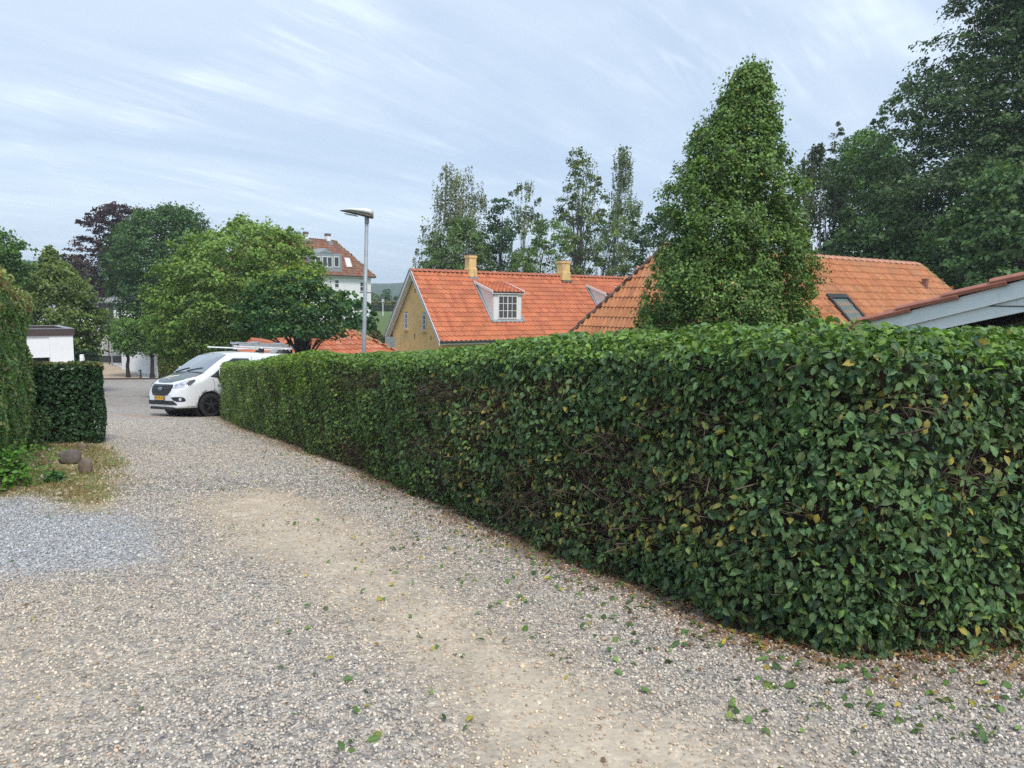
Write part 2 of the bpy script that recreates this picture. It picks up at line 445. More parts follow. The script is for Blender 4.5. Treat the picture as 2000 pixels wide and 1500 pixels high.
# ------------------------------------------------------------------ trees
TOT = {'n': 0}
CF = 1.22
LB = (1.48, 1.36, 1.10)
def interp_prof(prof, D, base_px):
    """profile of (photo row, left, right) turned into heights and half widths in metres at distance D"""
    rows = []
    for (py, xl, xr) in prof:
        a = P(xl, py, D); b = P(xr, py, D)
        rows.append(((a[2] + b[2]) / 2, a[0], b[0]))
    rows.sort()
    r = np.array(rows)
    return r
def tree(name, label, prof, D, base, col, leaf=.2, cover=4.0, clump=.6, group=None, cat='tree', trunk_r=.18, bark='bark',
         weep=0.0, flat=.6, tips_lit=None, tips_lit_amt=.15, lobes=.16, depth=.85, nlimb=26, trunks=None, inner=.55, mtl='leaf', seed=1, limbvis=1.0, colvar=.22, fill=None, yellow=0.0):
    if fill is None: fill = .22 if cover >= 3.5 else 0
    r_ = np.random.default_rng(seed * 101 + 13)
    R = interp_prof(prof, D, base)
    zs, xl, xr = R[:, 0], R[:, 1], R[:, 2]
    gz = float(zg(D))
    bx = P(base, 600, D)[0]
    root = empty(name, (bx, D, gz), label, cat, group)
    area = float(np.sum((xr[1:] - xl[1:] + xr[:-1] - xl[:-1]) / 2 * np.diff(zs)))
    leaf *= .80
    nleaf = int(area * math.pi * .9 / (leaf * leaf * .30) * cover / 3.0 * CF)
    per = 64
    ncl = max(12, nleaf // per)
    # clump centres
    zf = np.linspace(zs[0], zs[-1], 200)
    wd = np.interp(zf, zs, xr - xl)
    cdf = np.cumsum(wd + .02); cdf /= cdf[-1]
    z = np.interp(r_.random(ncl), cdf, zf)
    cx = np.interp(z, zs, (xl + xr) / 2); hx = np.interp(z, zs, (xr - xl) / 2)
    th = r_.random(ncl) * 2 * math.pi
    ph = r_.random(6) * 6.28
    H = zs[-1] - zs[0]
    lump = 1 - lobes * .3 + lobes * (np.sin(3 * th + ph[0] + z / H * 7) * .5 + np.sin(5 * th + ph[1] - z / H * 17) * .5 + np.sin(z / H * 31 + ph[2] + 2 * th) * .5)
    rho = (inner + (1 - inner) * r_.random(ncl) ** .45) * lump
    crr = clump * (.5 if cover >= 3.5 else .22)
    hx2 = np.maximum(hx - crr, hx * .35)
    c = np.stack([cx + hx2 * rho * np.cos(th), D + hx2 * depth * rho * np.sin(th), z], 1)
    outw = unit(np.stack([np.cos(th), np.sin(th), .35 + 0 * th], 1))
    csz = clump * (.40 + .75 * r_.random(ncl) ** 1.3)
    tw = r_.random(ncl) < .16
    csz[tw] *= .55; c[tw] = np.array([0, D, 0]) * 0 + np.stack([cx + hx2 * 1.06 * np.cos(th), D + hx2 * depth * 1.06 * np.sin(th), z], 1)[tw]
    n = ncl * per
    ci = np.repeat(np.arange(ncl), per)
    g = unit(r_.normal(size=(n, 3))) * (r_.random((n, 1)) ** .5)
    g[:, 2] *= flat * (1 + .3 * r_.normal(size=ncl)[ci])
    g[:, 2] -= .30 * (g[:, 0] ** 2 + g[:, 1] ** 2)
    L = c[ci] + g * csz[ci][:, None]
    if weep > 0:
        k = r_.random(n)
        nst = 5
        ang = (r_.integers(0, nst, n) + ci * .37) * 1.2566
        rr = csz[ci] * (.25 + .5 * ((r_.integers(0, 97, 1)[0] + ci * 31 + (ang * 10).astype(int)) % 7) / 7)
        L = c[ci] + np.stack([np.cos(ang) * rr, np.sin(ang) * rr, -weep * k * csz[ci] * 2.2 + .4], 1) + r_.normal(size=(n, 3)) * leaf * .35
    if fill:
        nf = int(n * fill); kf = r_.choice(n, nf, replace=False)
        z2 = np.interp(r_.random(nf), cdf, zf); c2 = np.interp(z2, zs, (xl + xr) / 2); h2 = np.interp(z2, zs, (xr - xl) / 2)
        t2 = r_.random(nf) * 6.283; q2 = .82 * np.sqrt(r_.random(nf))
        L[kf] = np.stack([c2 + h2 * q2 * np.cos(t2), D + h2 * depth * q2 * np.sin(t2), z2], 1)
    nd = outw[ci] * .9 + np.array([0, 0, .45]) + r_.normal(size=(n, 3)) * .65
    td = outw[ci] * .8 + np.array([0, 0, -.35 - weep]) + r_.normal(size=(n, 3)) * .6
    base_c = np.array(col)[None] * (1 + colvar * r_.normal(size=(ncl, 1)).clip(-1.6, 1.8))[ci] * (1 + .18 * r_.normal(size=(n, 1)))
    if tips_lit is not None:
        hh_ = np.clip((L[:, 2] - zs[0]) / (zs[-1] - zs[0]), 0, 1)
        up = ((L[:, 2] - c[ci][:, 2]) / (csz[ci] * .5) > .25) & (r_.random(n) < tips_lit_amt * (1.0 + 4.5 * hh_ ** 2))  # tip colour, commoner higher up; paints the round tree's sunlit top
        base_c[up] = np.array(tips_lit) * (1 + .15 * r_.normal(size=(up.sum(), 1)))
    if yellow:
        yy = r_.random(n) < yellow; base_c[yy] = np.array([.42, .34, .06])
    sc = leaf * 1.22 * (.6 + .7 * r_.random(n))
    TOT['n'] += n
    base_c = base_c * np.array(LB)
    V, Fc, cc, _ = instance_merge(LEAF2_V, LEAF2_F, L, leaf_frames(nd, td), sc, np.clip(base_c, .003, .9))
    np_mesh('crown', V, Fc, MT[mtl], root, cc)
    # trunk and limbs
    mb = MB()
    trunks = trunks or [(base, None)]
    for (tx, tr2) in trunks:
        tr = tr2 or trunk_r
        x0 = P(tx, 600, D)[0]
        ztop = gz + (zs[-1] - gz) * .88
        zz_ = np.linspace(gz - .1, ztop, 9)
        xs = [x0 + (np.interp(q, zs, (xl + xr) / 2) - x0) * min(1, max(0, (q - gz) / (ztop - gz))) ** 1.5 * .8 + .12 * tr * 3 * math.sin(i * 1.7 + seed) for i, q in enumerate(zz_)]
        mb.tube([(xs[i], D + .06 * math.sin(i * 2.1), zz_[i]) for i in range(9)], [tr * (1.25 - 1.1 * i / 8) if i else tr * 1.5 for i in range(9)], 7)
    order = r_.permutation(ncl)[:nlimb]
    for j in order:
        e = c[j]
        zb = gz + (e[2] - gz) * (.45 + .35 * r_.random())
        zb = min(zb, e[2] - .1)
        tt = (zb - gz) / max(.1, (zs[-1] - gz) * .88)
        x0 = P(trunks[j % len(trunks)][0], 600, D)[0]
        xb = x0 + (np.interp(zb, zs, (xl + xr) / 2) - x0) * min(1, tt) ** 1.5 * .8
        b = np.array([xb, D, zb]); m_ = (b + e) / 2 + np.array([0, 0, .12 * np.linalg.norm(e - b)])
        r0 = trunk_r * max(.12, .42 * (1 - tt))
        mb.tube([b, m_, e], [r0, r0 * .55, r0 * .12], 5, cap=False)
    mb.build('trunk', MT[bark], root, smooth=True)
    return root

# ------------------------------------------------------------------ hedges
def poly_info(poly):
    A = np.array(poly, float); B = np.roll(A, -1, 0)
    L = np.linalg.norm(B - A, axis=1)
    area = .5 * np.sum(A[:, 0] * B[:, 1] - B[:, 0] * A[:, 1])
    if area < 0: return poly_info(poly[::-1])
    d = (B - A) / L[:, None]
    nrm = np.stack([d[:, 1], -d[:, 0]], 1)
    return A, B, L, nrm
def chaikin(poly, n=2):
    A = np.array(poly, float)
    for _ in range(n):
        B = np.roll(A, -1, 0)
        A = np.stack([A * .75 + B * .25, A * .25 + B * .75], 1).reshape(-1, 2)
    return A
def inside(poly, X):
    A = np.array(poly); B = np.roll(A, -1, 0); r = np.zeros(len(X), bool)
    for a, b in zip(A, B):
        c = (a[1] > X[:, 1]) != (b[1] > X[:, 1])
        t = (b[0] - a[0]) * (X[:, 1] - a[1]) / ((b[1] - a[1]) if b[1] != a[1] else 1e-9) + a[0]
        r ^= c & (X[:, 0] < t)
    return r
def dist_poly(poly, X):
    A = np.array(poly); B = np.roll(A, -1, 0); best = np.full(len(X), 1e9)
    for a, b in zip(A, B):
        d = b - a; t = np.clip(((X - a) @ d) / (d @ d + 1e-12), 0, 1)
        best = np.minimum(best, np.linalg.norm(X - a - t[:, None] * d, axis=1))
    return best
def hedge_points(foot, Hf, dens, r_, rad=.22, gapf=None, depth=.05, lump=.05):
    """leaf anchors over the outside of a clipped hedge; returns pos, outward normal, depth, is_top"""
    A, B, L, nr = poly_info(foot)
    mid = (A + B) / 2
    face = np.einsum('ij,ij->i', nr, -mid / np.linalg.norm(mid, axis=1, keepdims=True))
    wgt = np.where(face > -.15, 1.0, .35)
    H = Hf(mid[:, 0], mid[:, 1])
    exp = L * H * wgt * dens(np.linalg.norm(mid, axis=1))
    out_p, out_n, out_d, out_t = [], [], [], []
    cs = np.concatenate([[0], np.cumsum(L)])
    for i in range(len(A)):
        n = r_.poisson(exp[i])
        if n == 0: continue
        t = r_.random(n); p = A[i] + (B[i] - A[i]) * t[:, None]
        nn = np.repeat(nr[i][None], n, 0)
        # smooth the normals over neighbours
        n2 = nr[(i + 1) % len(A)]; n0 = nr[i - 1]
        nn = unit(nn + np.clip(t - .5, 0, 1)[:, None] * n2 + np.clip(.5 - t, 0, 1)[:, None] * n0)
        h = Hf(p[:, 0], p[:, 1]); z = r_.random(n) ** .95 * h
        s = cs[i] + t * L[i]
        lm = lump * (np.sin(s * 4.1 + z * 2.3) * .5 + np.sin(s * 1.7 - z * 5.1 + 1) * .5 + np.sin(s * 9.7 + z * 7.9) * .35)
        dz = h - z; ins = np.where(dz < rad, rad - np.sqrt(np.maximum(rad ** 2 - (rad - dz) ** 2, 0)), 0)
        low = np.clip(.22 - z, 0, 1) * .12                                   # a little undercut at the foot
        dp = r_.exponential(depth, n).clip(0, .3)
        q = p - nn * (ins + dp + low - lm)[:, None]
        up = np.clip((rad - dz) / rad, 0, 1)
        n3 = unit(np.concatenate([nn * (1 - up[:, None] * .9), up[:, None]], 1))
        out_p.append(np.stack([q[:, 0], q[:, 1], zg(q[:, 1]) + z], 1)); out_n.append(n3); out_d.append(dp); out_t.append(up > .5)
    A_ = np.array(foot); lo, hi = A_.min(0), A_.max(0)
    areab = np.prod(hi - lo); n = int(areab * 1500)
    X = lo + (hi - lo) * r_.random((n, 2)); dn = np.linalg.norm(X, axis=1)
    keep = r_.random(n) < dens(dn) / 1500 * 1.0
    X = X[keep]; X = X[inside(foot, X)]
    d = dist_poly(foot, X); h = Hf(X[:, 0], X[:, 1])
    drop = np.where(d < rad, rad - np.sqrt(np.maximum(rad ** 2 - (rad - d) ** 2, 0)), 0)
    lm = lump * .6 * (np.sin(X[:, 0] * 5 + X[:, 1] * 2) + np.sin(X[:, 1] * 7 - X[:, 0] * 3) * .6)
    dp = r_.exponential(depth * .6, len(X)).clip(0, .2)
    out_p.append(np.stack([X[:, 0], X[:, 1], zg(X[:, 1]) + h - drop - dp + lm], 1))
    nn = np.tile([0, 0, 1.0], (len(X), 1)) + r_.normal(size=(len(X), 3)) * .05
    out_n.append(unit(nn)); out_d.append(dp); out_t.append(np.ones(len(X), bool))
    Pp, Nn, Dd, Tt = map(np.concatenate, (out_p, out_n, out_d, out_t))
    if gapf is not None:
        k = r_.random(len(Pp)) > gapf(Pp)
        Pp, Nn, Dd, Tt = Pp[k], Nn[k], Dd[k], Tt[k]
    return Pp, Nn, Dd, Tt
def hedge_core(foot, Hf, root, ins=.2, kindname='woody_shade_core'):
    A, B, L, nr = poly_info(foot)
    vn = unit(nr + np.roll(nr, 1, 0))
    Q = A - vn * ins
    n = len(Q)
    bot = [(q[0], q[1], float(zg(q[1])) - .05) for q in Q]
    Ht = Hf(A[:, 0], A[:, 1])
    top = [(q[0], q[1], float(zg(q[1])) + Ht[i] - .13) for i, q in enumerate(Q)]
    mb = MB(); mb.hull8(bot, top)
    mb.build(kindname, MT['core'], root)  # solid dark core, so gaps between leaves read as shade
def hedge(name, label, foot, H, dens, leaf, colf, seed=1, rad=.2, gapf=None, group=None, depth=.05, lump=.05, near=None, core=.2, cat='hedge', mtl='leaf', droop=.6):
    r_ = np.random.default_rng(seed)
    foot = np.array(foot, float)
    Hf = H if callable(H) else (lambda x, y: np.full(np.shape(x), float(H)))
    c = foot.mean(0)
    root = empty(name, (c[0], c[1], float(zg(c[1]))), label, cat, group)
    Pp, Nn, Dd, Tt = hedge_points(foot, Hf, dens, r_, rad, gapf, depth, lump)
    n = len(Pp)
    nd = Nn * (.95) + np.array([0, 0, .55]) + r_.normal(size=(n, 3)) * .74
    td = Nn * .45 + np.array([0, 0, -droop]) + r_.normal(size=(n, 3)) * .65
    Fm = leaf_frames(nd, td)
    sz = leaf * (.50 + .85 * r_.random(n) ** 1.3)
    cc = colf(Pp, Nn, Dd, Tt, r_)
    hedge_core(foot, Hf, root, core)
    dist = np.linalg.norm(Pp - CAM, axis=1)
    if near:
        nearm = dist < near
        vis = nearm & (Dd < .025) & (Nn[:, 1] < .3)
        score = np.where(vis, sz / dist, 0)
        px, py = proj(Pp)
        score *= ((px > 20) & (px < 1980) & (py < 1480))
        idx = np.argsort(-score)[:300]
        single = np.zeros(n, bool); single[idx] = True
        a = nearm & ~single
        V, Fc, c2, uv = instance_merge(LEAF8_V, LEAF8_F, Pp[a], Fm[a], sz[a], cc[a], LEAF8_UV)
        np_mesh('foliage', V, Fc, MT['leaf_near'], root, c2, uv, smooth=True, kind='stuff')
        # the leaves that show largest, one by one
        tmpl = []
        for k in range(10):
            cv = cc[idx[k * 29]]
            me = bpy.data.meshes.new('leaf')
            me.from_pydata([tuple(v) for v in LEAF8_V], [], [tuple(int(i) for i in f) for f in LEAF8_F])
            at = me.color_attributes.new('Col', 'FLOAT_COLOR', 'POINT')
            at.data.foreach_set('color', np.tile(np.append(cv, 1.0), (8, 1)).astype(np.float32).ravel())
            l = me.uv_layers.new(name='UV')
            l.data.foreach_set('uv', LEAF8_UV[LEAF8_F.ravel()].astype(np.float32).ravel())
            me.polygons.foreach_set('use_smooth', [True] * 8)
            me.materials.append(MT['leaf_near']); tmpl.append(me)
        o0 = np.array(root['_loc'])
        for q, j in enumerate(idx):
            ob = bpy.data.objects.new('leaf', tmpl[q % 10]); COL.objects.link(ob); ob.parent = root
            M4 = np.eye(4); M4[:3, :3] = Fm[j] * sz[j]; M4[:3, 3] = Pp[j] - o0
            ob.matrix_local = Matrix(M4.tolist())
        b = ~nearm
        V, Fc, c2, _ = instance_merge(LEAF4_V, LEAF4_F, Pp[b], Fm[b], sz[b], cc[b])
        np_mesh('distant_foliage', V, Fc, MT['leaf'], root, c2, kind='stuff')
    else:
        V, Fc, c2, _ = instance_merge(LEAF2_V * np.array([1.1, 1, 1]), LEAF2_F, Pp, Fm, sz, cc)
        np_mesh('foliage', V, Fc, MT[mtl], root, c2, kind='stuff')
    return root

# ================================================================== SETTING
def XY(pts): return np.array([G(*p)[:2] for p in pts])
HEDGE_FRONT = [(426, 812), (449, 827), (493, 845), (561, 868), (625, 895), (684, 912), (728, 933), (801, 966), (860, 991), (933, 1026), (1000, 1050),
               (1077, 1084), (1140, 1108), (1250, 1152), (1330, 1186), (1400, 1222), (1499, 1262), (1586, 1286), (1655, 1300), (1720, 1306), (1790, 1304), (1880, 1294), (1970, 1280)]
hf = XY(HEDGE_FRONT)
# the front line, then the far end and the back line 1.25 m behind it, then the short right arm
back = [(7.4, 5.3), (6.2, 6.35), (4.4, 5.85), (3.3, 5.3), (2.5, 5.35), (1.75, 6.2)]
bk = []
for i in range(10, -1, -2):
    d = hf[min(i + 1, len(hf) - 1)] - hf[max(i - 1, 0)]; d /= np.linalg.norm(d)
    bk.append(hf[i] + np.array([-d[1], d[0]]) * 1.35)
bk[-1] = hf[0] + np.array([1.5, .55])
MAIN = chaikin(list(hf) + [(3.6, 3.7), (5.4, 4.15), (7.0, 4.1)] + [(7.0, 5.0), (5.4, 5.3), (3.9, 5.05), (3.0, 5.1), (2.2, 5.75), (1.55, 6.6)] + bk, 1)

tall_r = [G(63, 872)[:2], G(45, 905)[:2], G(0, 962)[:2]]
TALL = chaikin([tall_r[0], tall_r[1], tall_r[2], tall_r[2] + np.array([.35, -1.6]), tall_r[2] + np.array([-1.6, -1.7]), tall_r[2] + np.array([-3.6, 3.0]), tall_r[0] + np.array([-2.2, 1.4]), tall_r[0] + np.array([-.25, .6])], 1)
sl0, sr0 = G(50, 868)[:2], G(205, 866)[:2]
LOWH = chaikin([sl0, (sl0 + sr0) / 2, sr0 - np.array([.35, 0]), sr0, sr0 + np.array([-.55, 1.05]), sl0 + np.array([-.9, 1.2])], 1)

# photo-traced zones of the ground, as world polygons
Z_TRACK = XY([(440, 965), (520, 955), (640, 1005), (760, 1080), (880, 1150), (1010, 1230), (1130, 1310), (1260, 1400), (1440, 1500), (1500, 1560), (900, 1560), (900, 1440), (880, 1340), (790, 1240), (700, 1180), (560, 1110), (470, 1060), (430, 1000)])
Z_TRACK2 = XY([(0, 1200), (120, 1160), (260, 1180), (240, 1290), (100, 1380), (20, 1480), (-200, 1500), (-300, 1250)])
Z_BLUE = XY([(-600, 965), (0, 968), (60, 972), (110, 985), (130, 1000), (235, 1002), (300, 1030), (285, 1085), (200, 1110), (60, 1120), (-300, 1110), (-700, 1080)])
Z_GRASS = XY([(-300, 975), (0, 972), (60, 968), (115, 985), (140, 1003), (200, 1003), (235, 985), (228, 930), (222, 880), (210, 862), (60, 862), (0, 880), (-300, 900)])
rz = np.random.default_rng(3)
def wob(X, f=2.0, a=.25):
    x, y = X[:, 0], X[:, 1]
    return a * (np.sin(x * f + 1.3 * np.sin(y * f * .7)) * .5 + np.sin(y * f * 1.3 + 2 * np.sin(x * f * .9)) * .5 + .4 * np.sin(x * f * 3.1 + y * f * 2.3) + .25 * np.sin(y * f * 6.1 - x * f * 5.3))
def soft(poly, X, w=.25, am=.25, f=2.0, grow=0.0):
    d = dist_poly(poly, X); s = np.where(inside(poly, X), d, -d) + wob(X, f, am) + grow
    return 1 / (1 + np.exp(-np.clip(s / w, -30, 30)))
def zones(X):
    """ground colour (rgb) and pebble strength at world xy"""
    n = len(X)
    r = np.random.default_rng(5)
    base = np.array([.375, .355, .33])
    c = np.tile(base, (n, 1)); peb = np.ones(n)
    big = wob(X, .6, 1.0)
    c *= (1 + .07 * big[:, None] * np.array([1, .95, .85]))
    def mixin(m, col, pb):
        nonlocal c, peb
        c = c * (1 - m[:, None]) + np.array(col) * m[:, None]; peb = peb * (1 - m) + pb * m
    X2 = X
    nearz = (X[:, 1] < 24) & (X[:, 1] > 1)
    idx = np.where(nearz)[0]
    tr = np.zeros(n); tr2 = np.zeros(n); bl = np.zeros(n); gr = np.zeros(n); hd = np.full(n, 9.0)
    tr[idx] = soft(Z_TRACK, X[idx], .14, .15, 2.0, .10); tr2[idx] = soft(Z_TRACK2, X[idx], .25, .3)
    bl[idx] = soft(Z_BLUE, X[idx], .10, .10); gr[idx] = soft(Z_GRASS, X[idx], .08, .14)
    hi = inside(MAIN, X[idx]); hd[idx] = np.where(hi, 0, dist_poly(MAIN, X[idx]))
    mixin(tr * .95, (.53, .45, .345), .13)
    mixin(tr2 * .75, (.46, .405, .33), .35)
    # rubbed tracks further up the drive
    t3 = np.exp(-((X[:, 0] + 4.4 + .10 * (X[:, 1] - 12)) / .45) ** 2) * np.clip((X[:, 1] - 9) / 3, 0, 1) * (X[:, 1] < 26)
    mixin(t3 * .25, (.44, .39, .33), .6)
    t4 = np.exp(-((X[:, 1] - 21.2 + .05 * X[:, 0]) / .8) ** 2) * (X[:, 0] < -5) * (.7 + wob(X, 1.7, .5)).clip(0, 1)
    mixin(t4 * .6, (.40, .29, .20), .5)
    mixin(bl * .8, (.41, .435, .465), 1.0)
    mixin(gr, (.32, .27, .15), .15)
    soil = np.exp(-(np.maximum(hd, 0) / .26) ** 2) * (.75 + .5 * wob(X, 2.6, .8)).clip(.25, 1)
    mixin(soil, (.215, .155, .11), .3)
    # inside the gardens: lawn
    gard = ((X[:, 0] > -6.0 + 0 * X[:, 1]) & (X[:, 1] > 25.5)) | (X[:, 1] > 75) | ((X[:, 0] > 9.5))
    mixin(gard.astype(float), (.10, .15, .045), .05)
    beh = inside(np.array([(7.4, 5.4), (3.2, 5.2), (1.6, 6.8), *[tuple(b) for b in bk], (-4.5, 24.5), (9, 26), (30, 26), (30, 5.4)]), X)
    mixin(beh.astype(float), (.16, .15, .08), .3)
    cy = (X[:, 1] > 27) & (X[:, 1] < 75) & (X[:, 0] < -6.0)
    mixin(cy * .5, (.30, .285, .27), .8)
    peb = peb.clip(0, 1)
    return c, peb
def ground():
    xs = np.concatenate([-np.geomspace(3000, 16, 22), np.arange(-14, 8.01, .085), np.geomspace(9, 3000, 22)])
    ys = np.concatenate([[-60, -20, -6, 0], np.arange(1.2, 12, .085), np.arange(12, 28, .2), np.arange(28, 70, .7), np.arange(70, 120, 3), np.geomspace(125, 6000, 16)])
    Xg, Yg = np.meshgrid(xs, ys)
    X = np.stack([Xg.ravel(), Yg.ravel()], 1)
    z = zg(X[:, 1]) + np.where((X[:, 1] < 25), .012 * wob(X, 1.4, 1.0), 0)
    c, p = zones(X)
    c = c * (1 - .22 * (p * (X[:, 1] < 9))[:, None])  # near gravel base darkened: shade between pebbles put into the colour
    nx, ny = len(xs), len(ys)
    i = np.arange(nx * ny).reshape(ny, nx)
    Fc = np.stack([i[:-1, :-1], i[:-1, 1:], i[1:, 1:], i[1:, :-1]], -1).reshape(-1, 4)
    m, t, pr, o = new_mat('gravel_ground')
    at = t.nodes.new('ShaderNodeAttribute'); at.attribute_name = 'Col'
    ap = t.nodes.new('ShaderNodeAttribute'); ap.attribute_name = 'peb'
    ge = t.nodes.new('ShaderNodeNewGeometry')
    def vor(sc):
        v = t.nodes.new('ShaderNodeTexVoronoi'); v.inputs['Scale'].default_value = sc
        t.links.new(ge.outputs['Position'], v.inputs['Vector']); return v
    v = vor(48); v2 = vor(21)
    s = t.nodes.new('ShaderNodeSeparateColor'); t.links.new(v.outputs['Color'], s.inputs[0])
    cr = t.nodes.new('ShaderNodeValToRGB')
    e = cr.color_ramp.elements; e[0].position = 0; e[0].color = (.42, .42, .45, 1); e[1].position = 1; e[1].color = (1.75, 1.68, 1.6, 1)
    for q, cc in ((.2, (.65, .66, .68, 1)), (.45, (.95, .93, .9, 1)), (.65, (1.1, 1.02, .92, 1)), (.85, (1.3, 1.25, 1.2, 1))):
        el = e.new(q); el.color = cc
    t.links.new(s.outputs[0], cr.inputs[0])
    s2 = t.nodes.new('ShaderNodeSeparateColor'); t.links.new(v2.outputs['Color'], s2.inputs[0])
    r2 = t.nodes.new('ShaderNodeMapRange'); r2.inputs[3].default_value = .78; r2.inputs[4].default_value = 1.22; t.links.new(s2.outputs[1], r2.inputs[0])
    mp0 = t.nodes.new('ShaderNodeMixRGB'); mp0.blend_type = 'MULTIPLY'; mp0.inputs[0].default_value = 1
    t.links.new(cr.outputs[0], mp0.inputs[1]); t.links.new(r2.outputs[0], mp0.inputs[2])
    ma = t.nodes.new('ShaderNodeMixRGB'); ma.inputs[1].default_value = (1, 1, 1, 1)
    t.links.new(ap.outputs['Fac'], ma.inputs[0]); t.links.new(mp0.outputs[0], ma.inputs[2])
    # sandy grain and broad unevenness
    n1 = t.nodes.new('ShaderNodeTexNoise'); n1.inputs['Scale'].default_value = 3.2; n1.inputs['Detail'].default_value = 12; n1.inputs['Roughness'].default_value = .72
    t.links.new(ge.outputs['Position'], n1.inputs['Vector'])
    r1 = t.nodes.new('ShaderNodeMapRange'); r1.inputs[1].default_value = .3; r1.inputs[2].default_value = .7; r1.inputs[3].default_value = .80; r1.inputs[4].default_value = 1.2
    t.links.new(n1.outputs[0], r1.inputs[0])
    mb_ = t.nodes.new('ShaderNodeMixRGB'); mb_.blend_type = 'MULTIPLY'; mb_.inputs[0].default_value = 1
    t.links.new(at.outputs['Color'], mb_.inputs[1]); t.links.new(ma.outputs[0], mb_.inputs[2])
    mc = t.nodes.new('ShaderNodeMixRGB'); mc.blend_type = 'MULTIPLY'; mc.inputs[0].default_value = 1
    t.links.new(mb_.outputs[0], mc.inputs[1]); t.links.new(r1.outputs[0], mc.inputs[2])
    t.links.new(mc.outputs[0], pr.inputs['Base Color'])
    pr.inputs['Roughness'].default_value = .9; pr.inputs['Specular IOR Level'].default_value = .25
    inv = t.nodes.new('ShaderNodeMath'); inv.operation = 'MULTIPLY_ADD'; inv.inputs[1].default_value = -1; inv.inputs[2].default_value = 1
    t.links.new(v.outputs['Distance'], inv.inputs[0])
    hm = t.nodes.new('ShaderNodeMath'); hm.operation = 'MULTIPLY'
    t.links.new(inv.outputs[0], hm.inputs[0]); t.links.new(ap.outputs['Fac'], hm.inputs[1])
    ha = t.nodes.new('ShaderNodeMath'); ha.operation = 'ADD'; t.links.new(hm.outputs[0], ha.inputs[0])
    n3 = t.nodes.new('ShaderNodeTexNoise'); n3.inputs['Scale'].default_value = 90; n3.inputs['Detail'].default_value = 3
    t.links.new(ge.outputs['Position'], n3.inputs['Vector'])
    n3m = t.nodes.new('ShaderNodeMath'); n3m.operation = 'MULTIPLY'; n3m.inputs[1].default_value = .35; t.links.new(n3.outputs[0], n3m.inputs[0])
    t.links.new(n3m.outputs[0], ha.inputs[1])
    bp = t.nodes.new('ShaderNodeBump'); bp.inputs['Strength'].default_value = .75; bp.inputs['Distance'].default_value = .012
    t.links.new(ha.outputs[0], bp.inputs['Height']); t.links.new(bp.outputs[0], pr.inputs['Normal'])
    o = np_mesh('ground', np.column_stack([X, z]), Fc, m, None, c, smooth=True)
    a = o.data.attributes.new('peb', 'FLOAT', 'POINT'); a.data.foreach_set('value', p.astype(np.float32))
    tag(o, kind='structure')
ground()
def gz(X): return zg(X[:, 1]) + .012 * wob(X, 1.4, 1.0)

def gn_scatter(name, pos, rot, scl, col, m, subdiv=2, dist=.35, label=None, cat=None):
    me = bpy.data.meshes.new(name)
    me.vertices.add(len(pos)); me.vertices.foreach_set('co', np.asarray(pos, np.float32).ravel())
    a = me.attributes.new('rot', 'FLOAT_VECTOR', 'POINT'); a.data.foreach_set('vector', rot.astype(np.float32).ravel())
    a = me.attributes.new('scl', 'FLOAT_VECTOR', 'POINT'); a.data.foreach_set('vector', scl.astype(np.float32).ravel())
    a = me.attributes.new('pc', 'FLOAT_VECTOR', 'POINT'); a.data.foreach_set('vector', col.astype(np.float32).ravel())
    me.materials.append(m)
    o = bpy.data.objects.new(name, me); COL.objects.link(o)
    g = bpy.data.node_groups.new(name + '_nodes', 'GeometryNodeTree')
    g.interface.new_socket('Geometry', in_out='INPUT', socket_type='NodeSocketGeometry')
    g.interface.new_socket('Geometry', in_out='OUTPUT', socket_type='NodeSocketGeometry')
    gi = g.nodes.new('NodeGroupInput'); go = g.nodes.new('NodeGroupOutput')
    ico = g.nodes.new('GeometryNodeMeshIcoSphere'); ico.inputs['Radius'].default_value = 1; ico.inputs['Subdivisions'].default_value = subdiv
    sp = g.nodes.new('GeometryNodeSetPosition')
    nz = g.nodes.new('ShaderNodeTexNoise'); nz.inputs['Scale'].default_value = 1.1
    sub = g.nodes.new('ShaderNodeVectorMath'); sub.operation = 'SUBTRACT'; sub.inputs[1].default_value = (.5, .5, .5)
    g.links.new(nz.outputs['Color'], sub.inputs[0])
    mul = g.nodes.new('ShaderNodeVectorMath'); mul.operation = 'SCALE'; mul.inputs['Scale'].default_value = dist * 2
    g.links.new(sub.outputs[0], mul.inputs[0])
    g.links.new(ico.outputs['Mesh'], sp.inputs['Geometry']); g.links.new(mul.outputs[0], sp.inputs['Offset'])
    sm = g.nodes.new('GeometryNodeSetShadeSmooth'); g.links.new(sp.outputs[0], sm.inputs[0])
    st = g.nodes.new('GeometryNodeSetMaterial'); st.inputs['Material'].default_value = m; g.links.new(sm.outputs[0], st.inputs[0])
    ip = g.nodes.new('GeometryNodeInstanceOnPoints')
    def att(n):
        q = g.nodes.new('GeometryNodeInputNamedAttribute'); q.data_type = 'FLOAT_VECTOR'; q.inputs['Name'].default_value = n
        return q.outputs['Attribute']
    g.links.new(gi.outputs[0], ip.inputs['Points']); g.links.new(st.outputs[0], ip.inputs['Instance'])
    e2r = g.nodes.new('FunctionNodeEulerToRotation'); g.links.new(att('rot'), e2r.inputs[0])
    g.links.new(e2r.outputs[0], ip.inputs['Rotation']); g.links.new(att('scl'), ip.inputs['Scale'])
    g.links.new(ip.outputs[0], go.inputs[0])
    md = o.modifiers.new('scatter', 'NODES'); md.node_group = g
    return tag(o, label, cat, kind='stuff')
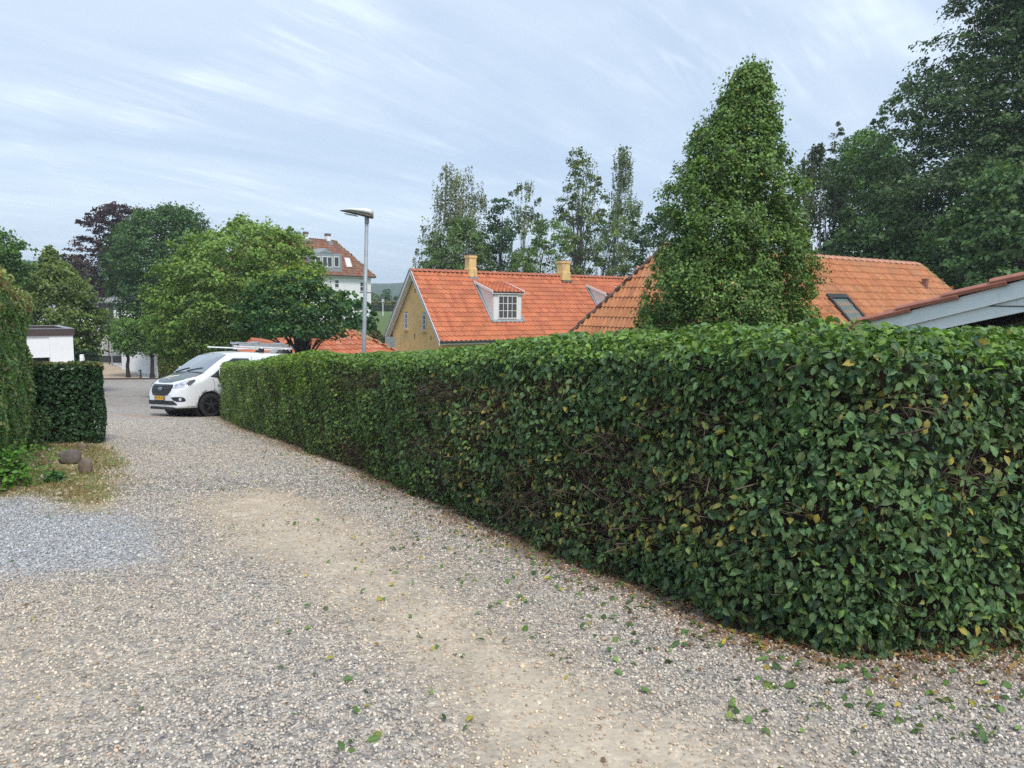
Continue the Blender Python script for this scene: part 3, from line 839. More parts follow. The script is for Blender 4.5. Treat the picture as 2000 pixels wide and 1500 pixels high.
def pebbles():
    m = attr_mat('pebble', .75, .12, 3, 0, attr='pc', kind='INSTANCER', spec=.3)
    P_, S_ = [], []
    for (y0, y1, dn, smn, smx) in ((2.1, 4.4, 6400, .0032, .0073), (4.4, 7.5, 3300, .0040, .0080), (7.5, 13, 1150, .0055, .010), (13, 20, 420, .007, .011)):
        x0, x1 = -.78 * y1 - .8, min(.72 * y1 + .6, 4.0)
        n = int((x1 - x0) * (y1 - y0) * dn)
        X = np.stack([x0 + (x1 - x0) * rz.random(n), y0 + (y1 - y0) * rz.random(n)], 1)
        ok = (np.abs(X[:, 0]) < .74 * X[:, 1] + .9)
        X = X[ok]
        im = inside(MAIN, X); im[im] = dist_poly(MAIN, X[im]) > .22
        ok = ~im & ~inside(TALL, X) & ~inside(LOWH, X)
        X = X[ok]
        ok = ~((X[:, 0] > 0) & (X[:, 1] > 5.2)) | (X[:, 0] < 0)
        X = X[ok]
        P_.append(X); S_.append(smn + (smx - smn) * rz.random(len(X)) ** 2.0)
    X = np.concatenate(P_); S = np.concatenate(S_)
    c, p = zones(X)
    behind = inside(np.array([(7.4, 5.4), (3.2, 5.2), (1.6, 6.8), *[tuple(b) for b in bk], (-4.5, 24.5), (9, 26), (30, 26), (30, 5.4)]), X)
    keep = (rz.random(len(X)) < (.03 + .97 * p ** 1.25)) & ~behind
    X, S, c = X[keep], S[keep], c[keep]
    n = len(X)
    tint = np.array([[.60, .61, .64], [.83, .83, .84], [1.0, .97, .93], [1.12, 1.02, .9], [1.3, 1.26, 1.2], [1.5, 1.47, 1.42], [.78, .70, .66], [1.12, .88, .74]])
    pr = np.array([.15, .2, .22, .14, .13, .07, .06, .03])
    k = rz.choice(len(tint), n, p=pr)
    # the stones keep their own grey whatever soil they lie on
    g = np.clip(c / np.maximum(c.mean(1, keepdims=True), .01), .8, 1.25) * .44 * np.array([1.01, .99, .955])
    isb = soft(Z_BLUE, X, .1, .1)[:, None]
    g = g * (1 - isb) + c * isb
    col = np.clip(g * tint[k] * (1 + .1 * rz.normal(size=(n, 1))), .03, .8)
    big = rz.random(n) < .004; S[big] *= 1.9
    scl = np.stack([S * (1 + .5 * rz.random(n)), S * (.85 + .3 * rz.random(n)), S * (.65 + .35 * rz.random(n))], 1)
    rot = np.stack([.35 * rz.normal(size=n), .35 * rz.normal(size=n), 6.28 * rz.random(n)], 1)
    pos = np.column_stack([X, gz(X) + S * (.75 * rz.random(n) + .05)])
    gn_scatter('gravel', pos, rot, scl, col, m, 1 if False else 2, label='loose grey and beige pebbles spread over the drive', cat='gravel')
    print('pebbles', n)
pebbles()

# ---- leaf litter, clippings and dead leaves
def litter():
    A, B, L, nr = poly_info(MAIN)
    def along(n, mean, side=True):
        p = L * (((A + B) / 2)[:, 1] < 24) * (np.einsum('ij,ij->i', nr, -(A + B) / 2) > 0)
        p = p * (1 / np.maximum(2.5, np.linalg.norm(A, axis=1)) ** .8); p /= p.sum()
        i = rz.choice(len(A), n, p=p); t = rz.random((n, 1))
        return A[i] + (B[i] - A[i]) * t + nr[i] * (rz.exponential(mean, n)[:, None] - (.14 if mean < .2 else 0))
    def leaves(name, label, X, size, cols, jit=.2, lay=.35, tmpl=(LEAF8_V, LEAF8_F), cat='leaf litter'):
        ok = ~inside(MAIN, X) | (dist_poly(MAIN, X) < .16); X = X[ok]; n = len(X)
        nd = np.array([0, 0, 1.0]) + rz.normal(size=(n, 3)) * lay; td = rz.normal(size=(n, 3)) * np.array([1, 1, .1])
        sz = size * (.5 + .8 * rz.random(n))
        cc = np.array(cols)[rz.integers(0, len(cols), n)] * (1 + jit * rz.normal(size=(n, 1)))
        pos = np.column_stack([X, gz(X) + .008 + .012 * rz.random(n)])
        V, Fc, c2, uv = instance_merge(*tmpl, pos, leaf_frames(nd, td), sz, np.clip(cc, .01, .9), LEAF8_UV if tmpl[0] is LEAF8_V else None)
        tag(np_mesh(name, V, Fc, MT['leaf_near'] if tmpl[0] is LEAF8_V else MT['leaf'], None, c2, uv, smooth=True), label, cat, kind='stuff')
    leaves('dead_leaves', 'brown dead leaves and twigs strewn along the foot of the long hedge', along(6500, .13), .030,
           [(.26, .13, .05), (.34, .19, .08), (.18, .09, .045), (.42, .29, .12), (.13, .08, .045)], lay=.6)
    Xc = along(1500, .55)
    leaves('hedge_clippings', 'green clippings scattered over the gravel beside the long hedge', Xc, .04,
           [(.12, .24, .05), (.09, .2, .05), (.17, .30, .07), (.07, .14, .04), (.45, .38, .06)])
    X = []
    for (px, py) in [(1740, 1410), (1725, 1400), (1760, 1418), (1775, 1425), (1840, 1375), (1860, 1382), (1795, 1440), (1880, 1450), (1900, 1420), (1905, 1410), (1935, 1430), (1960, 1350), (1580, 1380), (1495, 1350), (1510, 1352), (1565, 1425), (1600, 1385),
                     (1440, 1408), (1490, 1455), (820, 1240), (700, 1335), (720, 1452), (680, 1475), (1500, 1295), (1620, 1300), (1680, 1320), (1990, 1440), (1920, 1455), (1810, 1400), (1990, 1385), (1700, 1360), (1650, 1345), (405, 957), (430, 956), (447, 957),
                     (120, 935), (108, 940), (1150, 1232), (940, 1135), (1360, 1250), (1545, 1340)]:
        q = G(px, py)[:2]
        for k in range(rz.integers(1, 5)): X.append(q + rz.normal(size=2) * .035)
    leaves('fresh_leaves', 'fresh bright green leaves lying in small clumps on the near gravel', np.array(X), .044, [(.11, .20, .05), (.13, .24, .06), (.09, .17, .05), (.18, .24, .05)], lay=.55)
    X = np.stack([rz.uniform(-5.6, 2.5, 420), rz.uniform(2.4, 13, 420)], 1)
    leaves('sparse_leaves', 'single small leaves dotted over the open drive', X, .028, [(.10, .2, .05), (.34, .2, .07), (.2, .12, .06), (.5, .38, .08)])
litter()

# ---- dry grass verge
def verge():
    lo, hi = Z_GRASS.min(0), Z_GRASS.max(0); lo = np.maximum(lo, [-9.5, 7])
    n = 60000
    X = lo + (hi - lo) * rz.random((n, 2)); X = X[rz.random(len(X)) < soft(Z_GRASS, X, .08, .14)]
    den = (wob(X, 2.2, .8) + .75).clip(.15, 1); X = X[rz.random(len(X)) < den]; n = len(X)
    pos = np.column_stack([X, gz(X)])
    nd = rz.normal(size=(n, 3)) * np.array([1, 1, .2]); td = np.array([0, 0, 1.0]) + rz.normal(size=(n, 3)) * .75
    gcol = wob(X, 3.0, .8)[:, None]
    cc = np.array([.26, .215, .095]) * (1 + .25 * rz.normal(size=(n, 1))) + np.array([.0, .05, 0]) * (gcol > .1)
    tv = np.array([[-.09, 0, 0], [.09, 0, 0], [.0, 1, .15]]); tf = np.array([[0, 1, 2]])
    V, Fc, c2, _ = instance_merge(tv, tf, pos, leaf_frames(nd, td), .028 + .035 * rz.random(n), np.clip(cc, .02, .6))
    tag(np_mesh('dry_grass', V, Fc, MT['leaf'], None, c2), 'dry yellowing grass on the verge in front of the low hedge', 'grass', kind='stuff')
    n = 900
    X = lo + (hi - lo) * rz.random((n, 2)); X = X[rz.random(len(X)) < soft(Z_GRASS, X, .08, .14)]; n = len(X)
    cc = np.array([(.13, .25, .07), (.42, .36, .2), (.30, .17, .08), (.5, .46, .36)])[rz.integers(0, 4, n)]
    V, Fc, c2, _ = instance_merge(LEAF4_V, LEAF4_F, np.column_stack([X, gz(X) + .03]), leaf_frames(np.array([0, 0, 1.]) + rz.normal(size=(n, 3)) * .4, rz.normal(size=(n, 3))), .045 + .04 * rz.random(n), cc)
    tag(np_mesh('verge_leaves', V, Fc, MT['leaf'], None, c2), 'curled fallen leaves lying on the dry grass verge', 'fallen leaves', kind='stuff')
verge()

# ---- the long hedge
BARE = [(1150, 950, 150, 70), (1330, 985, 110, 60), (1250, 1030, 200, 45), (970, 800, 70, 45), (860, 770, 50, 30), (1200, 880, 90, 40), (700, 745, 40, 18), (1080, 760, 40, 22), (860, 870, 60, 30),
        (1760, 790, 60, 25), (1950, 905, 60, 35), (1880, 930, 50, 25), (1560, 1010, 40, 18), (1380, 830, 25, 20), (900, 930, 50, 25), (690, 880, 30, 20), (1030, 985, 60, 30), (1290, 800, 30, 18), (1830, 770, 50, 22), (1900, 1240, 60, 25), (1720, 1000, 30, 22)]
def barefield(Pp):
    px, py = proj(Pp)
    f = np.zeros(len(Pp))
    for (a, b, c, d) in BARE:
        f = np.maximum(f, np.exp(-(((px - a) / c) ** 2 + ((py - b) / d) ** 2)))
    f *= (Pp[:, 2] < zg(Pp[:, 1]) + 1.3)
    w_ = np.sin(Pp[:, 0] * 9 + Pp[:, 2] * 13) * np.sin(Pp[:, 1] * 7 - Pp[:, 2] * 17) + .7 * np.sin(Pp[:, 0] * 23 - Pp[:, 2] * 31) * np.sin(Pp[:, 1] * 19 + Pp[:, 2] * 27)
    return f * (.62 + .5 * w_).clip(.05, 1)
def hedge_gap(Pp):
    s = np.sin(Pp[:, 0] * 6.3 + Pp[:, 2] * 8) + np.sin(Pp[:, 1] * 5.1 - Pp[:, 2] * 11) + np.sin(Pp[:, 0] * 13.7 - Pp[:, 2] * 19 + Pp[:, 1] * 8)
    return ((barefield(Pp) * 1.3).clip(0, .76) + .35 * (s > 1.5)).clip(0, .85)
def hedge_col(Pp, Nn, Dd, Tt, r_):
    n = len(Pp)
    g = np.array([.088, .160, .056])[None] * (1 + .32 * r_.normal(size=(n, 1)))
    g = g * (1 + .16 * np.sin(Pp[:, :1] * 3.1 + Pp[:, 2:] * 4) * np.sin(Pp[:, 1:2] * 2.2))
    g = g * np.array([1 + .0, 1, 1]) + np.array([.012, .008, -.004]) * r_.normal(size=(n, 1))
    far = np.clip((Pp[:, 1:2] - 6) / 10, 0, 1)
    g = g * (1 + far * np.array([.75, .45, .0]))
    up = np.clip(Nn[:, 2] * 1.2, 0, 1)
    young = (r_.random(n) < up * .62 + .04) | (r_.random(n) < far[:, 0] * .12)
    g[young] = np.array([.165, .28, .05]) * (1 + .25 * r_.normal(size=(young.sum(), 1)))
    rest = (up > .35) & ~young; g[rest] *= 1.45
    bf = barefield(Pp)
    # old leaves around the bare patches and the browned side of the far end
    ye = r_.random(n) < (bf * .7 + .016)
    g[ye] = np.array([[.40, .33, .06], [.30, .28, .07], [.16, .20, .05], [.24, .30, .08]])[r_.integers(0, 4, ye.sum())]
    lime = np.exp(-(((Pp[:, 0] + 3.4) / 1.4) ** 2 + ((Pp[:, 1] - 14.0) / 3.5) ** 2)) * (Pp[:, 2] > zg(Pp[:, 1]) + .95)
    lm = r_.random(n) < lime * .8; g[lm] = np.array([.17, .27, .028]) * (1 + .15 * r_.normal(size=(lm.sum(), 1)))
    return np.clip(g, .008, .6)
def H_main(x, y): return 1.555 + .05 * np.clip((np.asarray(y, float) - 9) / 3, 0, 1) * np.clip((20.5 - np.asarray(y, float)) / 2.5, 0, 1) + .02 * np.sin(np.asarray(x) * 1.3) + .015 * np.sin(np.asarray(y) * 2.1 + 1)
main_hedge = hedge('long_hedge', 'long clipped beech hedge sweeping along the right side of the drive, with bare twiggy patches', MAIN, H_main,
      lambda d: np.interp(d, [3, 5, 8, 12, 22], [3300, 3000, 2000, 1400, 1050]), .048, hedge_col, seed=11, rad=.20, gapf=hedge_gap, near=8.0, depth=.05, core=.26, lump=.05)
def twigs():
    r_ = np.random.default_rng(5)
    A, B, L, nr = poly_info(MAIN)
    mid = (A + B) / 2; ok = (np.einsum('ij,ij->i', nr, -mid) > 0) & (mid[:, 1] < 22)
    p = L * ok; p /= p.sum()
    n = 60000
    i = r_.choice(len(A), n, p=p); t = r_.random((n, 1))
    q = A[i] + (B[i] - A[i]) * t; z = r_.random(n) * 1.45
    dp = .01 + .24 * r_.random(n)
    pos = np.column_stack([q - nr[i] * dp[:, None], zg(q[:, 1]) + z])
    bf = barefield(pos)
    k = r_.random(n) < (bf * 1.2 + .02); pos = pos[k]; i = i[k]; n = len(pos)
    d = np.column_stack([nr[i] * .5, np.zeros(n)]) + r_.normal(size=(n, 3)) * np.array([.9, .9, .45])
    Fm = leaf_frames(r_.normal(size=(n, 3)), d)
    # a crooked three-sided stick
    w_ = .009
    tv = []
    for (yy, ox, oz, s) in ((-.5, 0, 0, 1.0), (-.1, .05, .03, .8), (.25, -.02, -.04, .6), (.5, .04, .05, .25)):
        for a in range(3): tv.append((ox + w_ * s * 1.6 * math.cos(a * 2.1), yy, oz + w_ * s * 1.6 * math.sin(a * 2.1)))
    tf = []
    for s in range(3):
        for a in range(3): tf.append((s * 3 + a, s * 3 + (a + 1) % 3, s * 3 + 3 + (a + 1) % 3, s * 3 + 3 + a))
    V, Fc, c, _ = instance_merge(np.array(tv), np.array(tf), pos, Fm, .12 + .22 * r_.random(n))
    np_mesh('twigs', V, Fc, MT['twig'], main_hedge, kind='stuff')
    print('twigs', n)
twigs()

# ---- hedges on the left
def tall_col(Pp, Nn, Dd, Tt, r_):
    n = len(Pp); z = (Pp[:, 2] - zg(Pp[:, 1])) / 2.4
    g = np.array([.16, .275, .09])[None] * (1 + .28 * r_.normal(size=(n, 1)))
    y = r_.random(n) < .17 + .45 * (z > .9); g[y] = np.array([.38, .40, .15]) * (1 + .2 * r_.normal(size=(y.sum(), 1)))
    p = r_.random(n) < .03 + .22 * (z > .93); g[p] = np.array([.38, .25, .15])
    return np.clip(g, .01, .6)
hedge('tall_hedge', 'tall clipped hedge with pale yellow-green shoots at the left edge', TALL, lambda x, y: 2.45 + .0 * np.asarray(x) + .03 * (np.asarray(y) - 8), lambda d: 1700 + 0 * d, .058, tall_col, seed=21, rad=.09, depth=.06, lump=.07, core=.22, droop=.1)
def low_col(Pp, Nn, Dd, Tt, r_):
    n = len(Pp)
    g = np.array([.040, .098, .036])[None] * (1 + .22 * r_.normal(size=(n, 1)))
    up = Nn[:, 2] > .35
    y = up & (r_.random(n) < .55); g[y] = np.array([.20, .25, .08]) * (1 + .2 * r_.normal(size=(y.sum(), 1)))
    p = up & (r_.random(n) < .18); g[p] = np.array([.36, .22, .12])
    return np.clip(g, .01, .6)
hedge('low_hedge', 'dark green box-shaped hedge with pinkish new shoots on top, beside the drive', LOWH, 1.43, lambda d: 1500 + 0 * d, .068, low_col, seed=22, rad=.07, depth=.05, lump=.03, core=.22)

# weeds at the foot of the tall hedge
def weed(name, label, px, py, w_, h_, col, seed, nst=26, leaf=.055):
    r_ = np.random.default_rng(seed); b = G(px, py)
    root = empty(name, b, label, 'plant')
    n = nst * 34
    st = r_.normal(size=(nst, 2)) * w_ * .4; tip = st + r_.normal(size=(nst, 2)) * w_ * .25
    k = np.repeat(np.arange(nst), 34); t = r_.random(n); hh = (h_ * (.55 + .5 * r_.random(nst)))[k]
    pos = np.column_stack([b[0] + st[k, 0] + (tip - st)[k, 0] * t, b[1] + st[k, 1] + (tip - st)[k, 1] * t, b[2] + .02 + hh * t]) + r_.normal(size=(n, 3)) * .035
    cc = np.array(col) * (1 + .2 * r_.normal(size=(n, 1)))
    V, Fc, c2, _ = instance_merge(LEAF4_V, LEAF4_F, pos, leaf_frames(np.array([0, -.3, 1.]) + r_.normal(size=(n, 3)) * .5, r_.normal(size=(n, 3))), leaf * (.6 + .6 * r_.random(n)), np.clip(cc, .01, .8))
    np_mesh('leaves', V, Fc, MT['leaf'], root, c2, kind='stuff')
    mb = MB()
    for i in range(nst):
        mb.tube([(b[0] + st[i, 0], b[1] + st[i, 1], b[2] - .02), (b[0] + tip[i, 0], b[1] + tip[i, 1], b[2] + h_ * .8)], [.005, .003], 4)
    mb.build('stems', MT['twig'], root, kind='stuff')
weed('leafy_weed', 'bright green leafy weed at the foot of the tall hedge, bottom of the verge', -8, 952, .5, .42, (.10, .24, .03), 3, 50)
weed('leafy_weed', 'pale green seedling bush leaning out between the tall and the low hedge', 62, 880, .3, .75, (.09, .17, .05), 4, 26, .06)
weed('leafy_weed', 'tiny green sprout in the dry grass below the boulders', 108, 942, .07, .10, (.08, .2, .06), 5, 8, .05)

def boulder(label, px, py, size, m, seed, rotz=0.0):
    r_ = np.random.default_rng(seed)
    b = G(px, py) + np.array([0, size[1] * .4, 0])
    bm = bmesh.new(); bmesh.ops.create_icosphere(bm, subdivisions=3, radius=.5)
    ph = r_.random((5, 3)) * 6.28
    for v in bm.verts:
        c = np.array(v.co)
        d = 1 + .07 * sum(math.sin(3.2 * (c @ unit(ph[k] - 3)) * 2 + ph[k, 0]) for k in range(4)) * .6 + .012 * r_.normal()
        c = np.sign(c) * np.abs(c * 2) ** .86 / 2 * d
        v.co = Vector((c[0] * size[0], c[1] * size[1], max(c[2], -.34) * size[2] * 1.2 + size[2] * .38))
    for f in bm.faces: f.smooth = True
    me = bpy.data.meshes.new('boulder'); bm.to_mesh(me); bm.free()
    o = link_mesh('boulder', me, m); o.location = tuple(b); o.rotation_euler = (0, 0, rotz)
    tag(o, label, 'boulder', 'boulders on the verge')
boulder('largest grey boulder with a lit flat top on the dry verge', 131, 906, (.28, .2, .19), MT['stone'], 1, .3)
boulder('upright squarish brown boulder on the verge nearest the camera', 163, 926, (.165, .15, .19), MT['stone2'], 2)
boulder('small brown stone tucked close under the low hedge', 157, 881, (.13, .12, .12), MT['stone2'], 5)

# ================================================================== BUILDINGS
def tile_template(w_, g_, seed=0, roll=.062):
    fx = np.array([-.05, .06, .17, .28, .36, .48, .72, .95, 1.02]); fz = np.array([.15, .72, 1.0, .86, .42, .08, 0, .05, .17])
    n = len(fx); xs = fx * w_; zv = fz * roll + .012
    up = np.stack([xs, np.full(n, g_ + .05), zv - .006], 1)
    lo = np.stack([xs, np.full(n, -.02), zv + .034], 1)
    l2 = lo.copy(); lip = np.stack([xs, np.full(n, -.012), zv - .004], 1)
    V = np.concatenate([lo, up, l2, lip])
    Fc = [[i, i + 1, n + i + 1, n + i] for i in range(n - 1)] + [[3 * n + i, 3 * n + i + 1, 2 * n + i + 1, 2 * n + i] for i in range(n - 1)]
    return V, np.array(Fc)
def tile_roof(root, O, U, V_, length, slope, w_, g_, cols, m, clip=None, nparts=0, seed=1, name='tile', hole=None, colj=.07):
    """pantiles laid on a roof plane: O eave corner, U along the eave, V up the slope"""
    r_ = np.random.default_rng(seed)
    U = unit(U); V_ = unit(V_); Nn = np.cross(U, V_)
    if Nn[2] < 0: Nn = -Nn; flip = True
    else: flip = False
    nu, nv = int(round(length / w_)), int(round(slope / g_))
    w_, g_ = length / nu, slope / nv
    I, J = np.meshgrid(np.arange(nu), np.arange(nv)); I = I.ravel(); J = J.ravel()
    u = (I + .5) * w_; v = (J + .5) * g_
    ok = np.ones(len(u), bool)
    if clip is not None: ok &= clip(u, v)
    if hole is not None: ok &= ~hole(u, v)
    I, J, u, v = I[ok], J[ok], u[ok], v[ok]
    tv, tf = tile_template(w_, g_)
    n = len(u)
    pos = O + np.outer(I * w_, U) + np.outer(J * g_, V_) + np.outer(.003 + .004 * r_.random(n), Nn)
    Fm = np.stack([U, V_, Nn], 1)
    R = np.tile(Fm, (n, 1, 1)) + r_.normal(size=(n, 3, 3)) * .004
    cols = np.array(cols)
    blot = np.sin(u * 1.3 + seed) * np.sin(v * 1.9 + seed * 2) + .5 * np.sin(u * 3.1 - v * 2.3)
    cc = cols[np.clip((r_.random(n) * len(cols) + blot * .6), 0, len(cols) - 1).astype(int)] * (1 + colj * r_.normal(size=(n, 1)))
    cc = np.clip(cc, .02, .8)
    if nparts:
        order = np.argsort(np.linalg.norm(pos - CAM, axis=1))
        px, py = proj(pos + np.outer(v * 0, U))
        vis = (px > -50) & (px < 2050) & (py < 700)
        order = [o for o in order if vis[o]][:nparts] if vis.sum() else order[:nparts]
    else: order = []
    single = np.zeros(n, bool); single[list(order)] = True
    a = ~single
    if a.any():
        V, Fc, c2, _ = instance_merge(tv, tf, pos[a], R[a], np.ones(a.sum()), cc[a])
        np_mesh('roof_tiles', V, Fc, m, root, c2, smooth=True, kind='stuff')
    if len(order):
        tm = []
        for k in range(8):
            me = bpy.data.meshes.new(name); me.from_pydata([tuple(p) for p in tv], [], [tuple(int(i) for i in f) for f in tf])
            at = me.color_attributes.new('Col', 'FLOAT_COLOR', 'POINT')
            c = np.append(cc[order[(k * 37) % len(order)]], 1.0)
            at.data.foreach_set('color', np.tile(c, (len(tv), 1)).astype(np.float32).ravel())
            me.polygons.foreach_set('use_smooth', [True] * len(tf)); me.materials.append(m); tm.append(me)
        o0 = offs(root, True)
        for q, j in enumerate(order):
            ob = bpy.data.objects.new(name, tm[(q * 5 + int(u[j] * 3)) % 8]); COL.objects.link(ob); ob.parent = root
            M4 = np.eye(4); M4[:3, :3] = R[j]; M4[:3, 3] = pos[j] - o0
            ob.matrix_local = Matrix(M4.tolist())
    return w_, g_
def ridge(root, A, B, m, col, r=.11, L=.38, name='ridge_tile', nmax=80):
    """half-round caps overlapping along a ridge or hip, each its own piece"""
    A = np.asarray(A, float); B = np.asarray(B, float); d = B - A; n = max(1, int(np.linalg.norm(d) / L)); d = d / n
    D_ = unit(d); S = unit(np.cross(D_, [0, 0, 1])); Up = np.cross(S, D_)
    tv = []; k = 7
    for (y, s, z) in ((-.04, 1.12, .02), (1.0, .92, .0)):
        for i in range(k):
            a = math.pi * i / (k - 1)
            tv.append((math.cos(a) * r * s, y * np.linalg.norm(d), math.sin(a) * r * s - r * .35 + z))
    for i in range(k):
        a = math.pi * i / (k - 1)
        tv.append((math.cos(a) * r * .95, -.04 * np.linalg.norm(d), math.sin(a) * r * .95 - r * .35))
    tf = [(i, i + 1, k + i + 1, k + i) for i in range(k - 1)] + [(2 * k + i, 2 * k + i + 1, i + 1, i) for i in range(k - 1)]
    me = bpy.data.meshes.new(name); me.from_pydata(tv, [], tf)
    at = me.color_attributes.new('Col', 'FLOAT_COLOR', 'POINT'); at.data.foreach_set('color', np.tile(np.append(col, 1.), (len(tv), 1)).astype(np.float32).ravel())
    me.polygons.foreach_set('use_smooth', [True] * len(tf)); me.materials.append(m)
    o0 = offs(root, True)
    for i in range(n):
        ob = bpy.data.objects.new(name, me); COL.objects.link(ob); ob.parent = root
        M4 = np.eye(4); M4[:3, 0] = S; M4[:3, 1] = D_; M4[:3, 2] = Up; M4[:3, 3] = A + d * i - o0
        ob.matrix_local = Matrix(M4.tolist())
def slab(root, name, pts, n, th, m, bevel=0):
    mb = MB(); n = unit(n); mb.prism(pts, -np.asarray(n) * th); return mb.build(name, m, root, bevel=bevel)
def window(root, C, R, Wd, Hd, cols, rows, frame=MT['white'], glass=MT['glass'], fw=.06, mw=.028, dp=.05, name='window'):
    """C centre on the wall, R unit right; built proud of the wall along n"""
    R = unit(R); Up = np.array([0, 0, 1.0]); n = np.cross(R, Up)
    if np.dot(n, CAM - C) < 0: n = -n
    Fm = np.stack([R, n, Up], 1)
    f = MB()
    for s in (-1, 1):
        f.box(C + R * s * (Wd / 2 - fw / 2) + n * dp / 2, (fw, dp, Hd), Fm)
        f.box(C + Up * s * (Hd / 2 - fw / 2) + n * dp / 2, (Wd - 2 * fw - .002, dp * .96, fw), Fm)
    fo = f.build('window_frame' if name == 'window' else name + '_frame', frame, root)
    g = MB(); g.box(C + n * .012, (Wd - 2 * fw, .008, Hd - 2 * fw), Fm); g.build('pane', glass, fo)
    iw, ih = Wd - 2 * fw, Hd - 2 * fw
    for i in range(1, cols):
        t = MB(); t.box(C + R * (iw * (i / cols - .5)) + n * .026, (mw * (1.8 if cols == 4 and i == 2 else 1), .02, ih), Fm); t.build('glazing_bar', frame, fo)
    for j in range(1, rows):
        t = MB(); t.box(C + Up * (ih * (j / rows - .5)) + n * .024, (iw, .018, mw), Fm); t.build('glazing_bar', frame, fo)
    return fo

AX = np.array([.8173, .5762, 0.0])          # ridge direction shared by the farm buildings
WX = np.array([-.5762, .8173, 0.0])
Zv = np.array([0, 0, 1.0])

